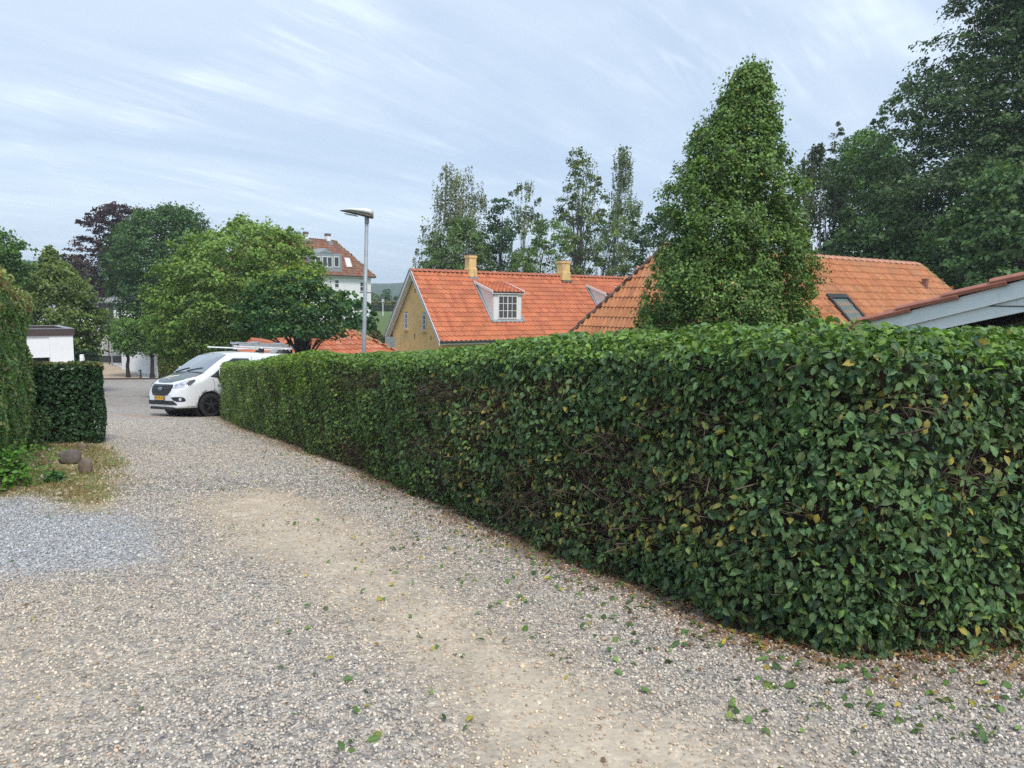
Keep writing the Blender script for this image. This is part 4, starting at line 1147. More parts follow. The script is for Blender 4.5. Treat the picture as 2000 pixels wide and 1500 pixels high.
# ------------------------------------------------ yellow farmhouse
def yellow_house():
    D = 40.0
    E1 = P(858, 667, D); b = 3.27; Lh = 17.0
    apex_xy = E1 + WX * b
    zr = P(805, 529, apex_xy[1])[2]; ze = E1[2]; rise = zr - ze
    gzb = float(zg(D + 3)) - .1
    root = empty('yellow_farmhouse', (*(E1 + WX * b + AX * Lh / 2)[:2], gzb), 'long yellow farmhouse with a red pantile roof, two yellow chimneys and white dormers', 'house')
    ov, ove = .34, .35
    # walls
    pin = lambda u, w_, z: E1 + AX * u + WX * w_ + Zv * (z - ze)
    f = ove / b
    h_e = ze + rise * f - .12
    bot = [pin(ov, ove, gzb), pin(Lh - ov, ove, gzb), pin(Lh - ov, 2 * b - ove, gzb), pin(ov, 2 * b - ove, gzb)]
    mb = MB()
    g1 = [pin(ov, ove, gzb), pin(ov, ove, h_e), pin(ov, b, zr - .16), pin(ov, 2 * b - ove, h_e), pin(ov, 2 * b - ove, gzb)]
    mb.prism(g1, AX * (Lh - 2 * ov)); mb.build('wall', MT['yellow'], root)
    Vs = unit(WX * b + Zv * rise); sl = math.hypot(b, rise)
    Nf = np.cross(AX, Vs)
    V2 = unit(-WX * b + Zv * rise); N2 = -np.cross(AX, V2)
    if N2[2] < 0: N2 = -N2
    slab(root, 'roof_deck', [pin(0, 0, ze), pin(Lh, 0, ze), pin(Lh, b, zr), pin(0, b, zr)], Nf, .07, MT['deck'])
    slab(root, 'roof_deck', [pin(0, 2 * b, ze), pin(Lh, 2 * b, ze), pin(Lh, b, zr), pin(0, b, zr)], N2, .07, MT['deck'])
    cols = [(.45, .135, .065), (.50, .155, .070), (.53, .170, .075), (.56, .19, .085), (.52, .16, .075)]
    # dormer geometry on the near slope
    O = pin(0, 0, ze)
    def uv_of(px, py):
        q = rayplane(px, py, O, Nf) - O; return np.dot(q, AX), np.dot(q, Vs), q + O
    holes = []
    def dormer(pl, pr_, ph, ptop, full):
        (u1, v1, q1), (u2, v2, q2) = uv_of(*pl), uv_of(*pr_)
        v1 = v2 = (v1 + v2) / 2
        B1 = O + AX * u1 + Vs * v1; B2 = O + AX * u2 + Vs * v1
        d = B1[1]; hgt = B1_h(B1, ph)
        T1 = B1 + Zv * hgt; T2 = B2 + Zv * hgt
        # where the shed roof meets the main slope
        ut, vt, qt = uv_of(*ptop); S1 = O + AX * u1 + Vs * vt; S2 = O + AX * u2 + Vs * vt
        holes.append((u1, u2, v1, vt))
        n_out = -WX
        mb = MB(); mb.prism([B1, B1 + WX * .02, S1, T1], AX * .06); mb.build('dormer_cheek', MT['white'], root)
        mb = MB(); mb.prism([B2, B2 + WX * .02, S2, T2], -AX * .06); mb.build('dormer_cheek', MT['white'], root)
        fr = MB(); Wd = np.linalg.norm(B2 - B1); C = (B1 + B2 + T1 + T2) / 4
        fr.box(C + WX * .03, (Wd, .06, hgt), np.stack([AX, WX, Zv], 1)); front = fr.build('dormer_front', MT['white'], root)
        window(root, C + n_out * .002 - Zv * .01, AX, Wd * .66, hgt * .84, 4, 3, glass=MT['curtain'], fw=.055, mw=.03)
        # fascia and verges
        t = MB(); t.box((T1 + T2) / 2 + n_out * .10 + Zv * .0, (Wd + .2, .05, .09), np.stack([AX, WX, Zv], 1)); t.build('dormer_fascia', MT['white'], root)
        for (S_, T_, s) in ((S1, T1, -1), (S2, T2, 1)):
            e = T_ - S_; e = e / np.linalg.norm(e)
            t = MB(); a = S_ + AX * s * .07; bb = T_ + AX * s * .07 + n_out * .12
            t.prism([a + Zv * .02, a + Zv * .14, bb + Zv * .14, bb - Zv * .02], AX * s * .05); t.build('dormer_verge', MT['white'], root)
        Od = T1 + n_out * .14 + Zv * .03 - AX * .06; up = unit((S1 + Zv * .05) - (T1 + Zv * .03)); ln = np.linalg.norm(S1 - T1) + .16
        slab(root, 'dormer_roof_deck', [Od, Od + AX * (Wd + .12), Od + AX * (Wd + .12) + up * ln, Od + up * ln], np.cross(AX, up), .04, MT['deck'])
        tile_roof(root, Od + Zv * .005, AX, up, Wd + .12, ln, .27, .33, cols, MT['tile'], seed=int(u1))
        # lead flashing
        for u_ in (u1, u2):
            s = -1 if u_ == u1 else 1
            t = MB(); a = O + AX * (u_ + s * .01) + Vs * (v1 - .1) + Nf * .075; c = O + AX * (u_ + s * .01) + Vs * vt + Nf * .075
            t.prism([a, a + AX * s * .16, c + AX * s * .16, c], Nf * .02); t.build('flashing', MT['lead'], root)
        t = MB(); a = O + AX * (u1 - .15) + Vs * (v1 - .14) + Nf * .075; c = O + AX * (u2 + .15) + Vs * (v1 - .14) + Nf * .075
        t.prism([a, c, c + Vs * .15, a + Vs * .15], Nf * .02); t.build('flashing', MT['lead'], root)
        return u1, u2, v1, vt, hgt
    def B1_h(B1, ph):
        q = ray(*ph); return CAM[2] + q[2] * B1[1] - B1[2]
    d1 = dormer((961, 624), (1020, 629), (961, 572), (921, 553), True)
    # second dormer: same size further along
    (ua, va, _) = uv_of(920, 553); (ub, vb, _) = uv_of(1137, 556)
    du = ub - ua
    def pix(u, v, h=0): return proj(O + AX * u + Vs * v + Zv * h)
    dormer(pix(d1[0] + du, d1[2]), pix(d1[1] + du, d1[2]), pix(d1[0] + du, d1[2], d1[4]), pix(d1[0] + du, d1[3]), True)
    def hole(u, v):
        r = np.zeros(len(u), bool)
        for (a, b_, c, d) in holes: r |= (u > a + .02) & (u < b_ - .02) & (v > c + .05) & (v < d - .12)
        return r
    tile_roof(root, O + AX * .05, AX, Vs, Lh - .05, sl, .30, .335, cols, MT['tile'], seed=4, hole=hole, nparts=300)
    tile_roof(root, pin(.05, 2 * b, ze), AX, V2, Lh - .05, sl, .30, .335, cols, MT['tile'], seed=5)
    ridge(root, pin(0, b, zr + .05), pin(Lh, b, zr + .05), MT['tile'], (.44, .15, .08), .13, .36)
    # bargeboards
    for (w0, s) in ((0, 1), (2 * b, -1)):
        for (u0, nm) in ((-.03, 'bargeboard'), (Lh, 'bargeboard')):
            a = pin(u0, w0, ze); c = pin(u0, b, zr)
            a = a + (a - c) / np.linalg.norm(a - c) * .06
            t = MB(); t.prism([a + Zv * .09, c + Zv * .13, c - Zv * .17, a - Zv * .17], AX * .04); t.build(nm, MT['white'], root)
            t = MB(); off = AX * (-.03 if u0 < 1 else .05)
            t.prism([a + off + Zv * .11, c + off + Zv * .16, c + off + Zv * .06, a + off + Zv * .0], AX * .03); t.build('verge_strip', MT['lead'], root)
            # soffit
            if u0 < 1:
                t = MB(); t.prism([a - Zv * .10 + AX * .045, c - Zv * .10 + AX * .045, c - Zv * .10 + AX * (ov), a - Zv * .10 + AX * (ov)], -Zv * .02); t.build('soffit', MT['white'], root)
    # gutter and fascia along the near eave
    t = MB(); t.tube([pin(0, -.06, ze - .04), pin(Lh, -.06, ze - .04)], .06, 8); t.build('gutter', MT['darkpaint'], root)
    t = MB(); t.box(pin(Lh / 2, .04, ze - .12), (Lh, .05, .14), np.stack([AX, WX, Zv], 1)); t.build('eaves_board', MT['white'], root)
    # gable windows
    Og = pin(ov, b, 0)
    for (px, py, hpx) in ((794, 627, 31), (829, 629.5, 32)):
        C = rayplane(px, py, Og, AX); hh = hpx / F * C[1]
        window(root, C - AX * .005, WX, .44, hh, 2, 3, fw=.07, mw=.035, dp=.03)
        t = MB(); t.box(C - AX * .04 - Zv * (hh / 2 + .07), (.14, .50, .09), np.stack([AX, WX, Zv], 1)); t.build('window_sill', MT['yellow_ch'], root, bevel=.01)
        arc = [(C - AX * .02 + WX * math.cos(a) * .21 + Zv * (hh / 2 + math.sin(a) * .09)) for a in np.linspace(0, math.pi, 7)]
        t = MB(); t.prism(arc, AX * .015); t.build('window_arch', MT['lead'], root)
    # iron wall ties
    for (px, py) in ((811, 568), (810, 656), (842, 660)):
        C = rayplane(px, py, Og, AX); t = MB(); t.box(C - AX * .015, (.03, .04, .22), np.stack([AX, WX, Zv], 1)); t.build('wall_tie', MT['darkpaint'], root)
    # chimneys on the ridge
    def chim(px, ytop, wpx, pot):
        q = rayplane(px, 545, pin(0, b, 0), WX); u = np.dot(q - pin(0, b, 0), AX); C = pin(u, b, zr)
        S = wpx / F * C[1] / 1.52
        top = CAM[2] + ray(px, ytop)[2] * C[1]
        Fm = np.stack([AX, WX, Zv], 1); hh = top - zr
        t = MB(); t.box(C + Zv * (-.55 + .25), (S * 1.12, S * 1.12, .9 + .25), Fm); t.box(C + Zv * (.28 + (hh - .28) / 2 - .08), (S, S, hh - .28 - .1), Fm)
        ch = t.build('chimney', MT['yellow_ch'], root, bevel=.02)
        t = MB(); t.box(C + Zv * (hh - .12), (S * 1.14, S * 1.14, .14), Fm); t.build('chimney_cap', MT['yellow_ch'], ch, bevel=.02)
        t = MB(); t.box(C + Zv * (hh - .02), (S * .96, S * .96, .06), Fm); t.build('chimney_flaunching', MT['mortar'], ch, bevel=.01)
        t = MB(); t.box(C + Zv * (-.30) - WX * S * .3, (S * 1.32, S * .9, .14), Fm); t.build('chimney_flashing', MT['lead'] if pot else MT['mortar'], ch)
        if pot:
            t = MB(); t.tube([C + Zv * (hh), C + Zv * (hh + .16)], .15, 10); t.tube([C + Zv * (hh + .19), C + Zv * (hh + .27)], [.19, .12], 10); t.build('chimney_cowl', MT['darkpaint'], ch)
    chim(919, 498, 25, True)
    chim(1100, 509, 28, False)
    return root
yellow_house()

# ------------------------------------------------ long hipped house behind the holly
def hip_house(name, label, R2, Lr, a, b, rise, ax, wx, gzb, tw, tg, cols, m, wallm, seed, nparts, ov=.35, rc=(.5, .2, .1)):
    """R2: ridge end nearer the right; the near slope faces -wx"""
    R1 = R2 - ax * Lr
    root = empty(name, (*(R1 + R2)[:2] / 2, gzb), label, 'house')
    ze = R2[2] - rise
    c_nr = R2 + ax * a - wx * b - Zv * rise; c_fr = R2 + ax * a + wx * b - Zv * rise
    c_nl = R1 - ax * a - wx * b - Zv * rise; c_fl = R1 - ax * a + wx * b - Zv * rise
    def face(pts, U, Vd, length, slope, tiles=True, np_=0):
        n = np.cross(U, Vd); n = n if n[2] > 0 else -n
        slab(root, 'roof_deck', pts, n, .06, MT['deck'])
        if tiles:
            sh = (length - (Lr if abs(np.dot(U, ax)) > .9 else 0)) / 2
            k = sh / slope
            def clip(u, v):
                return (u > v * k - tw * .3) & (u < length - v * k + tw * .3)
            tile_roof(root, pts[0] + n * .01, U, Vd, length, slope, tw, tg, cols, m, clip=clip, nparts=np_, seed=seed)
    s1 = math.hypot(b, rise); s2 = math.hypot(a, rise)
    face([c_nl, c_nr, R2, R1], ax, unit(wx * b + Zv * rise), Lr + 2 * a, s1, True, nparts)
    face([c_fl, c_nl, R1], -wx, unit(ax * a + Zv * rise), 2 * b, s2, True, 0)
    face([c_nr, c_fr, R2], wx, unit(-ax * a + Zv * rise), 2 * b, s2, True, 0)
    face([c_fr, c_fl, R1, R2], -ax, unit(-wx * b + Zv * rise), Lr + 2 * a, s1, True, 0)
    up = Zv * .05
    for (p, q, cc) in ((R1, R2, rc), (c_nr, R2, (.36, .25, .12)), (c_nl, R1, rc), (c_fl, R1, (.22, .13, .10)), (c_fr, R2, rc)):
        ridge(root, p + up, q + up, m, cc, .11, .40)
    i = ov
    bt = [c_nl + ax * i + wx * i, c_nr - ax * i + wx * i, c_fr - ax * i - wx * i, c_fl + ax * i - wx * i]
    mb = MB(); mb.hull8([np.array([q[0], q[1], gzb]) for q in bt], [np.array([q[0], q[1], ze + .12]) for q in bt]); mb.build('wall', wallm, root)
    for (p, q) in ((c_nl, c_nr), (c_fl, c_nl), (c_nr, c_fr), (c_fr, c_fl)):
        o = unit(np.cross(q - p, Zv)) * .05
        t = MB(); t.tube([p + o - Zv * .05, q + o - Zv * .05], .06, 8); t.build('gutter', MT['darkpaint'], root)
        t = MB(); mdl = (p + q) / 2 - o * 1.2 - Zv * .12; dd = unit(q - p); t.box(mdl, (np.linalg.norm(q - p) - .12, .04, .14), np.stack([dd, np.cross(Zv, dd), Zv], 1)); t.build('eaves_board', MT['white'], root)
    return root, R1, R2, c_nl, c_nr, c_fl, c_fr
D2 = 31.0
R2 = P(1795, 519, D2)
k_ = D2 / 30
rh = hip_house('hipped_house', 'low house with a weathered orange hipped tile roof and skylight, behind the cone-shaped holly', R2, 14.1 * k_, 1.3 * k_, 2.6 * k_, 2.58 * k_, AX, WX, float(zg(26)) - .2,
               .17, .335, [(.45, .175, .08), (.49, .20, .09), (.53, .225, .10), (.50, .23, .115), (.47, .20, .10)], MT['tile_old'], MT['white_wall'], 8, 300, rc=(.56, .29, .2))
def rh_details():
    root, R1, R2_, c_nl, c_nr, c_fl, c_fr = rh
    Vs = unit(R2_ - AX * np.dot(R2_ - c_nr, AX) - c_nr); Nf = np.cross(AX, Vs)
    O = c_nl
    q = [rayplane(*p, O + Nf * .09, Nf) for p in ((1614, 574), (1660, 579), (1692, 634), (1664, 640))]
    u0 = np.mean([np.dot(q[0] - O, AX), np.dot(q[3] - O, AX)]); u1 = np.mean([np.dot(q[1] - O, AX), np.dot(q[2] - O, AX)])
    v1 = np.dot(q[0] - O, Vs); v0 = np.dot(q[3] - O, Vs)
    v1 = (v1 + np.dot(q[1] - O, Vs)) / 2
    Fm = np.stack([AX, Vs, Nf], 1); C = O + AX * (u0 + u1) / 2 + Vs * (v0 + v1) / 2 + Nf * .1
    W_, H_ = u1 - u0, v1 - v0
    t = MB()
    for s in (-1, 1): t.box(C + AX * s * (W_ / 2 - .04), (.08, H_, .12), Fm)
    t.box(C + Vs * (H_ / 2 - .09), (W_ - .162, .18, .13), Fm); t.box(C - Vs * (H_ / 2 - .04), (W_ - .162, .08, .12), Fm)
    sk = t.build('skylight', MT['darkpaint'], root, bevel=.008)
    t = MB(); t.box(C - Nf * .01, (W_ - .17, H_ - .2, .02), Fm); t.build('pane', MT['skyglass'], sk)
    q = rayplane(1806, 566, O, Nf)
    t = MB(); t.box(q + Zv * .16, (.17, .17, .45), np.stack([AX, WX, Zv], 1)); vp = t.build('vent_pipe', MT['vent'], root, bevel=.01)
    t = MB(); t.box(q + Zv * .405, (.21, .21, .04), np.stack([AX, WX, Zv], 1)); t.build('vent_cap', MT['vent'], vp)
rh_details()

# ------------------------------------------------ carport gable at the right edge
def carport():
    A = P(1612, 647, 11.0)
    Pl = lambda px, py, o=0.0: rayplane(px, py, A + AX * o, AX)
    B0 = Pl(2000, 541.5); d = unit(B0 - A); B = A + d * 4.9; L = 4.9
    g = float(zg(10)) - .05
    root = empty('carport', (*(B + AX * 2.5)[:2], g), 'pale blue-grey carport gable edged with stepped red verge tiles behind the long hedge', 'carport')
    H = unit(np.array([d[0], d[1], 0])); sl = d[2] / np.dot(d, H)
    n = np.cross(d, AX); n = n if n[2] > 0 else -n
    d2 = unit(-H + Zv * sl); n2 = np.cross(AX, d2); n2 = n2 if n2[2] > 0 else -n2
    px_st = [(1530, 668), (1577, 657), (1672, 629), (1760, 602), (1852, 576), (1945, 549), (2040, 523), (2137, 497), (2235, 472), (2335, 445)]
    for i in range(len(px_st) - 1):
        a = Pl(*px_st[i]); b = Pl(*px_st[i + 1]); e = unit(b - a)
        m_ = np.cross(AX, e); m_ = m_ if m_[2] > 0 else -m_
        t = MB(); LL = np.linalg.norm(b - a) + .12
        prof = [(-.035, -.045), (-.05, .0), (-.02, .034), (.04, .046), (.10, .042), (.17, .03), (.17, .012), (-.012, .012), (-.012, -.045)]
        lo = [a - e * .06 + AX * p + m_ * (q + .006) for p, q in prof]; hi = [a + e * LL + AX * p + m_ * (q - .042) for p, q in prof]
        t.hull8(lo, hi)
        t.build('verge_tile', MT['vtile'], root, bevel=.006)
    f = lambda pts, th: MB().prism(pts, AX * th)
    o1, o2 = .012, .05
    def line(pa, pb, x, o):
        a, b = Pl(*pa, o), Pl(*pb, o); return a + (b - a) * ((np.dot(B - a, H) * (1 if x else 0)) / np.dot(b - a, H)) if x else a
    L1, L2, L3 = ((1580, 661), (2000, 546)), ((1780, 634), (2000, 580)), ((1867, 637), (2000, 609))
    def at(Ln, u, o):
        a, b = Pl(*Ln[0], o), Pl(*Ln[1], o); k = (u - np.dot(a - A, H)) / np.dot(b - a, H); return a + (b - a) * k
    ub = np.dot(B - A, H)
    f([at(L1, -.35, o1), at(L1, ub, o1), at(L2, ub, o1), at(L2, -.35, o1)], .035).build('bargeboard', MT['greywhite'], root, bevel=.003)
    f([at(L2, -.3, o2) + Zv * .03, at(L2, ub, o2) + Zv * .03, at(L3, ub, o2), at(L3, -.3, o2)], .03).build('lower_board', MT['greywhite'], root, bevel=.003)
    f([Pl(1930, 596.5, .04), Pl(2300, 600, .04), Pl(2300, 602, .04), Pl(1930, 598.5, .04)], .009).build('board_joint_strip', MT['darkpaint'], root)
    def mir(p):
        k = np.dot(B - p, H); return p + H * 2 * k
    f([mir(at(L1, -.35, o1)), mir(at(L1, ub, o1)), mir(at(L2, ub, o1)), mir(at(L2, -.35, o1))], .035).build('bargeboard', MT['greywhite'], root)
    f([mir(at(L2, -.3, o2)), mir(at(L2, ub, o2)), mir(at(L3, ub, o2)), mir(at(L3, -.3, o2))], .03).build('lower_board', MT['greywhite'], root)
    dep = 5.0; A0 = A - d * .4; A1 = mir(A0); Y = AX
    for (e0, uu, nn) in ((A0, d, n), (A1, d2, n2)):
        slab(root, 'roof_deck', [e0 + Y * .09, B + Y * .09, B + Y * dep, e0 + Y * dep], nn, .05, MT['shadewood'])
        if uu is d: tile_roof(root, e0 + Y * dep + nn * .006, -Y, uu, dep - .2, np.linalg.norm(B - e0), .22, .38, [(.36, .12, .08), (.42, .15, .09)], MT['tile'], seed=3)
        else: tile_roof(root, e0 + Y * .2 + nn * .006, Y, uu, dep - .2, np.linalg.norm(B - e0), .22, .38, [(.36, .12, .08), (.42, .15, .09)], MT['tile'], seed=3)
    zr = lambda u: B[2] - abs(u - ub) * sl - .14
    pt = lambda u, y, z: np.array([*(A + H * u + AX * y)[:2], z])
    Fm = np.stack([H, AX, Zv], 1)
    for u in (.2, 2 * ub - .2):
        for y in (.3, dep - .3):
            t = MB(); t.box(pt(u, y, (g + zr(u)) / 2), (.13, .13, zr(u) - g), Fm); t.build('post', MT['greywhite'], root, bevel=.006)
    t = MB(); ua, uc = .15, 2 * ub - .15; y = dep - .1
    t.prism([pt(ua, y, g), pt(ua, y, zr(ua)), pt(ub, y, zr(ub)), pt(uc, y, zr(uc)), pt(uc, y, g)], AX * .08); t.build('rear_wall', MT['shadewood'], root)
    for u in (ua - .1, uc + .1):
        t = MB(); t.box(pt(u, dep / 2 + .1, (g + zr(u)) / 2 - .02), (.05, dep - .8, zr(u) - g - .05), Fm); t.build('side_wall', MT['shadewood'], root)
MT['vtile'] = mat('verge_tile_clay', (.40, .155, .105), .55, var=.12, scale=8, bump=.1)
MT['shadewood'] = mat('shade_dark_wood', (.03, .026, .022), .8, var=.3, scale=5)  # near-black wood tone puts the carport's inner shade into its colour
carport()

# ------------------------------------------------ white villa in the distance
def villa():
    D = 100.0
    ax = np.array([.586, .810, 0]); ax /= np.linalg.norm(ax); wx = np.array([-ax[1], ax[0], 0])
    Nc = P(734, 541, D); m_ = 3.66
    R2_ = Nc - ax * m_ + wx * m_
    zr = P(655, 471, R2_[1])[2]; R2_[2] = zr
    rise = zr - Nc[2]
    cols = [(.20, .085, .05), (.24, .10, .055), (.28, .125, .07), (.19, .10, .07)]
    root, R1, R2b, c_nl, c_nr, c_fl, c_fr = hip_house('white_villa', 'distant tall white villa with a brown hipped roof, grey dormer and white chimneys', R2_, 12, m_, m_, rise, ax, wx, float(zg(D)) - 1.5,
            .34, .40, cols, MT['tile_old'], MT['white_wall'], 12, 0, ov=.45, rc=(.17, .10, .075))
    Vs = unit(wx * m_ + Zv * rise); Nf = np.cross(ax, Vs); Fm = np.stack([ax, wx, Zv], 1)
    for (px, yt, wpx) in ((597, 453, 11), (640, 456.5, 12)):
        q = rayplane(px, 470, R1, wx); C = np.array([q[0], q[1], zr]); S = wpx / F * C[1] / 1.45
        hh = CAM[2] + ray(px, yt)[2] * C[1] - zr
        t = MB(); t.box(C + Zv * (hh / 2 - .6), (S, S, hh + .9), Fm); ch = t.build('chimney', MT['white_wall'], root)
        t = MB(); t.box(C + Zv * (hh - .14), (S * 1.08, S * 1.08, .32), Fm); t.build('chimney_cap', MT['mortar'], ch)
        t = MB(); t.box(C + Zv * (-.35) - wx * .35, (S * 1.3, S * .9, .5), Fm); t.build('chimney_flashing', MT['lead'], ch)
    # dormer box
    O = c_nl
    b1 = rayplane(606, 530, O, Nf); b2 = rayplane(667, 531, O, Nf); v = min(np.dot(b1 - O, Vs), np.dot(b2 - O, Vs))
    B1 = O + ax * np.dot(b1 - O, ax) + Vs * v; B2 = O + ax * np.dot(b2 - O, ax) + Vs * v
    hgt = CAM[2] + ray(667, 496)[2] * B2[1] - B2[2]; Wd = np.linalg.norm(B2 - B1)
    back = hgt / rise * m_ + .3
    t = MB(); t.box((B1 + B2) / 2 + Zv * hgt / 2 + wx * back / 2, (Wd, back, hgt), Fm); dm = t.build('dormer', MT['lead'], root)
    T = (B1 + B2) / 2 + Zv * hgt
    t = MB(); t.prism([T - ax * Wd * .2 - wx * .05, T + ax * Wd * .2 - wx * .05, T + Zv * .55 - wx * .05], wx * back * 1.2); t.build('dormer_pediment', MT['lead'], dm)
    for (px, w_, c) in ((621, .85, 1), (639, 1.55, 2), (657, .85, 1)):
        C = rayplane(px, 511.5, B1 - wx * .0, wx); window(root, C, ax, w_, 1.32, c, 1, fw=.09, mw=.12, dp=.06)
    q = [rayplane(*p, O + Nf * .22, Nf) for p in ((673, 503), (683, 504), (688, 521), (678, 521))]
    t = MB(); t.prism(q, -Nf * .2); sk = t.build('skylight', MT['blind'], root)
    ov = .45; Ow = c_nl + wx * ov
    for (px, py, w_, h_) in ((657.5, 554, .75, 1.0), (710, 560, 1.35, 1.25), (657.5, 585, .75, 1.1), (708, 590, .6, 1.3)):
        C = rayplane(px, py, Ow, wx); window(root, C, ax, w_, h_, 1 if w_ < 1 else 2, 2, fw=.08, mw=.07, dp=.05)
    C = rayplane(714, 571, Ow, wx); t = MB(); t.box(C, (2.1, .1, .08), Fm); t.build('string_course', MT['mortar'], root)
villa()

# ------------------------------------------------ small tiled outbuildings behind the van
R2s = P(690, 648, 35.5)
ob = hip_house('tiled_outbuilding', 'small white outbuilding with an orange hipped tile roof behind the round tree', R2s, 2.8, 1.5, 1.6, .95, AX, WX, float(zg(35)) - .1, .30, .36,
          [(.46, .14, .07), (.52, .17, .085), (.5, .2, .11)], MT['tile'], MT['white_wall'], 31, 0, rc=(.5, .2, .12), ov=.25)
def small_gable():
    D = 30.0; A = P(547, 674, D); gb = float(zg(D)) - .1
    b, Lr, rise = 1.15, 4.0, .95
    root = empty('tiled_shed', (A[0], A[1], gb), 'small shed with an orange tile roof and white gable, seen just above the van roof', 'shed')
    ax = -WX                           # the ridge runs towards the camera, the white gable faces right
    Rn = A; Rf = A + WX * Lr
    for s in (-1, 1):
        U = WX; e = A + AX * s * b - Zv * rise; Vd = unit(A - e); n = np.cross(U, Vd); n = n if n[2] > 0 else -n
        slab(root, 'roof_deck', [e, e + WX * Lr, Rf, Rn], n, .05, MT['deck'])
        O = e if s == 1 else e; tile_roof(root, O + n * .01, U, Vd, Lr, math.hypot(b, rise), .28, .34, [(.46, .14, .07), (.52, .18, .09)], MT['tile'], seed=6)
        t = MB(); o_ = -WX * .03
        t.prism([e + Zv * .1 + o_, A + Zv * .12 + o_, A - Zv * .12 + o_, e - Zv * .12 + o_], -WX * .04); t.build('bargeboard', MT['white'], root)
    ridge(root, Rn + Zv * .04, Rf + Zv * .04, MT['tile'], (.5, .18, .1), .11, .36)
    i = .2
    t = MB(); t.prism([A - AX * (b - i) - Zv * (rise + .02) + WX * i, A - Zv * .12 + WX * i, A + AX * (b - i) - Zv * (rise + .02) + WX * i,
                       np.array([*(A + AX * (b - i) + WX * i)[:2], gb]), np.array([*(A - AX * (b - i) + WX * i)[:2], gb])], WX * (Lr - 2 * i)); t.build('wall', MT['white_wall'], root)
small_gable()

# ------------------------------------------------ white gatehouse on the left
def boxb(root, name, p0, p1, m, y0, y1, bevel=0):
    """upright box between photo corners p0 (top left) and p1 (bottom right) at distance y0, reaching back to y1"""
    a = P(p0[0], p0[1], y0); b = P(p1[0], p1[1], y0)
    t = MB(); t.box(((a[0] + b[0]) / 2, (y0 + y1) / 2, (a[2] + b[2]) / 2), (abs(b[0] - a[0]), y1 - y0, abs(a[2] - b[2]))); return t.build(name, m, root, bevel=bevel)
def gatehouse():
    C = P(142.5, 655, 27.0); fd = np.array([.785, .62, 0]); fd /= np.linalg.norm(fd); dd = np.array([-fd[1], fd[0], 0])
    g = float(zg(28)) - .3; zt = C[2]; dep = 3.4; Fm = np.stack([fd, dd, Zv], 1)
    O = np.array([C[0], C[1], 0.])
    l1 = np.dot(rayplane(97, 680, C, dd) - C, fd); l0 = np.dot(rayplane(30, 680, C, dd) - C, fd)
    zd = rayplane(97, 698, C, dd)[2]
    root = empty('white_gatehouse', (*(O + fd * l0 / 2 + dd * dep / 2)[:2], g), 'low white flat-roofed box building with a brown metal roof edge, behind the low hedge', 'building')
    def bx(name, u0, u1, v0, v1, z0, z1, m, bevel=0):
        t = MB(); p = O + fd * (u0 + u1) / 2 + dd * (v0 + v1) / 2 + Zv * (z0 + z1) / 2; t.box(p, (abs(u1 - u0), abs(v1 - v0), z1 - z0), Fm); return t.build(name, m, root, bevel=bevel)
    bx('wall', l1, 0, 0, dep, g, zt, MT['white_wall'], .01)
    bx('wall', l0, l1 - .003, .03, dep - .03, zd, zt - .002, MT['white_wall'])
    bx('opening_shade', l0 + .1, l1 - .004, .35, dep - .3, g, zd - .003, MT['dark'])  # near-black block: the opening's inner shade put into its colour
    o = .05; h = .24
    for (u0, u1, v0, v1) in ((l0 - o, o, -o, .2), (l0 - o, o, dep - .2, dep + o), (-.2, o, .203, dep - .203), (l0 - o, l0 + .2, .203, dep - .203)):
        bx('roof_edge', u0, u1, v0, v1, zt + .003, zt + h, MT['brownmetal'], .008); bx('roof_edge_cap', u0, u1, v0, v1, zt + h + .002, zt + h + .012, MT['lead'])
    bx('flat_roof', l0 + .2, -.2, .2, dep - .2, zt + .03, zt + .07, MT['darkpaint'])
gatehouse()

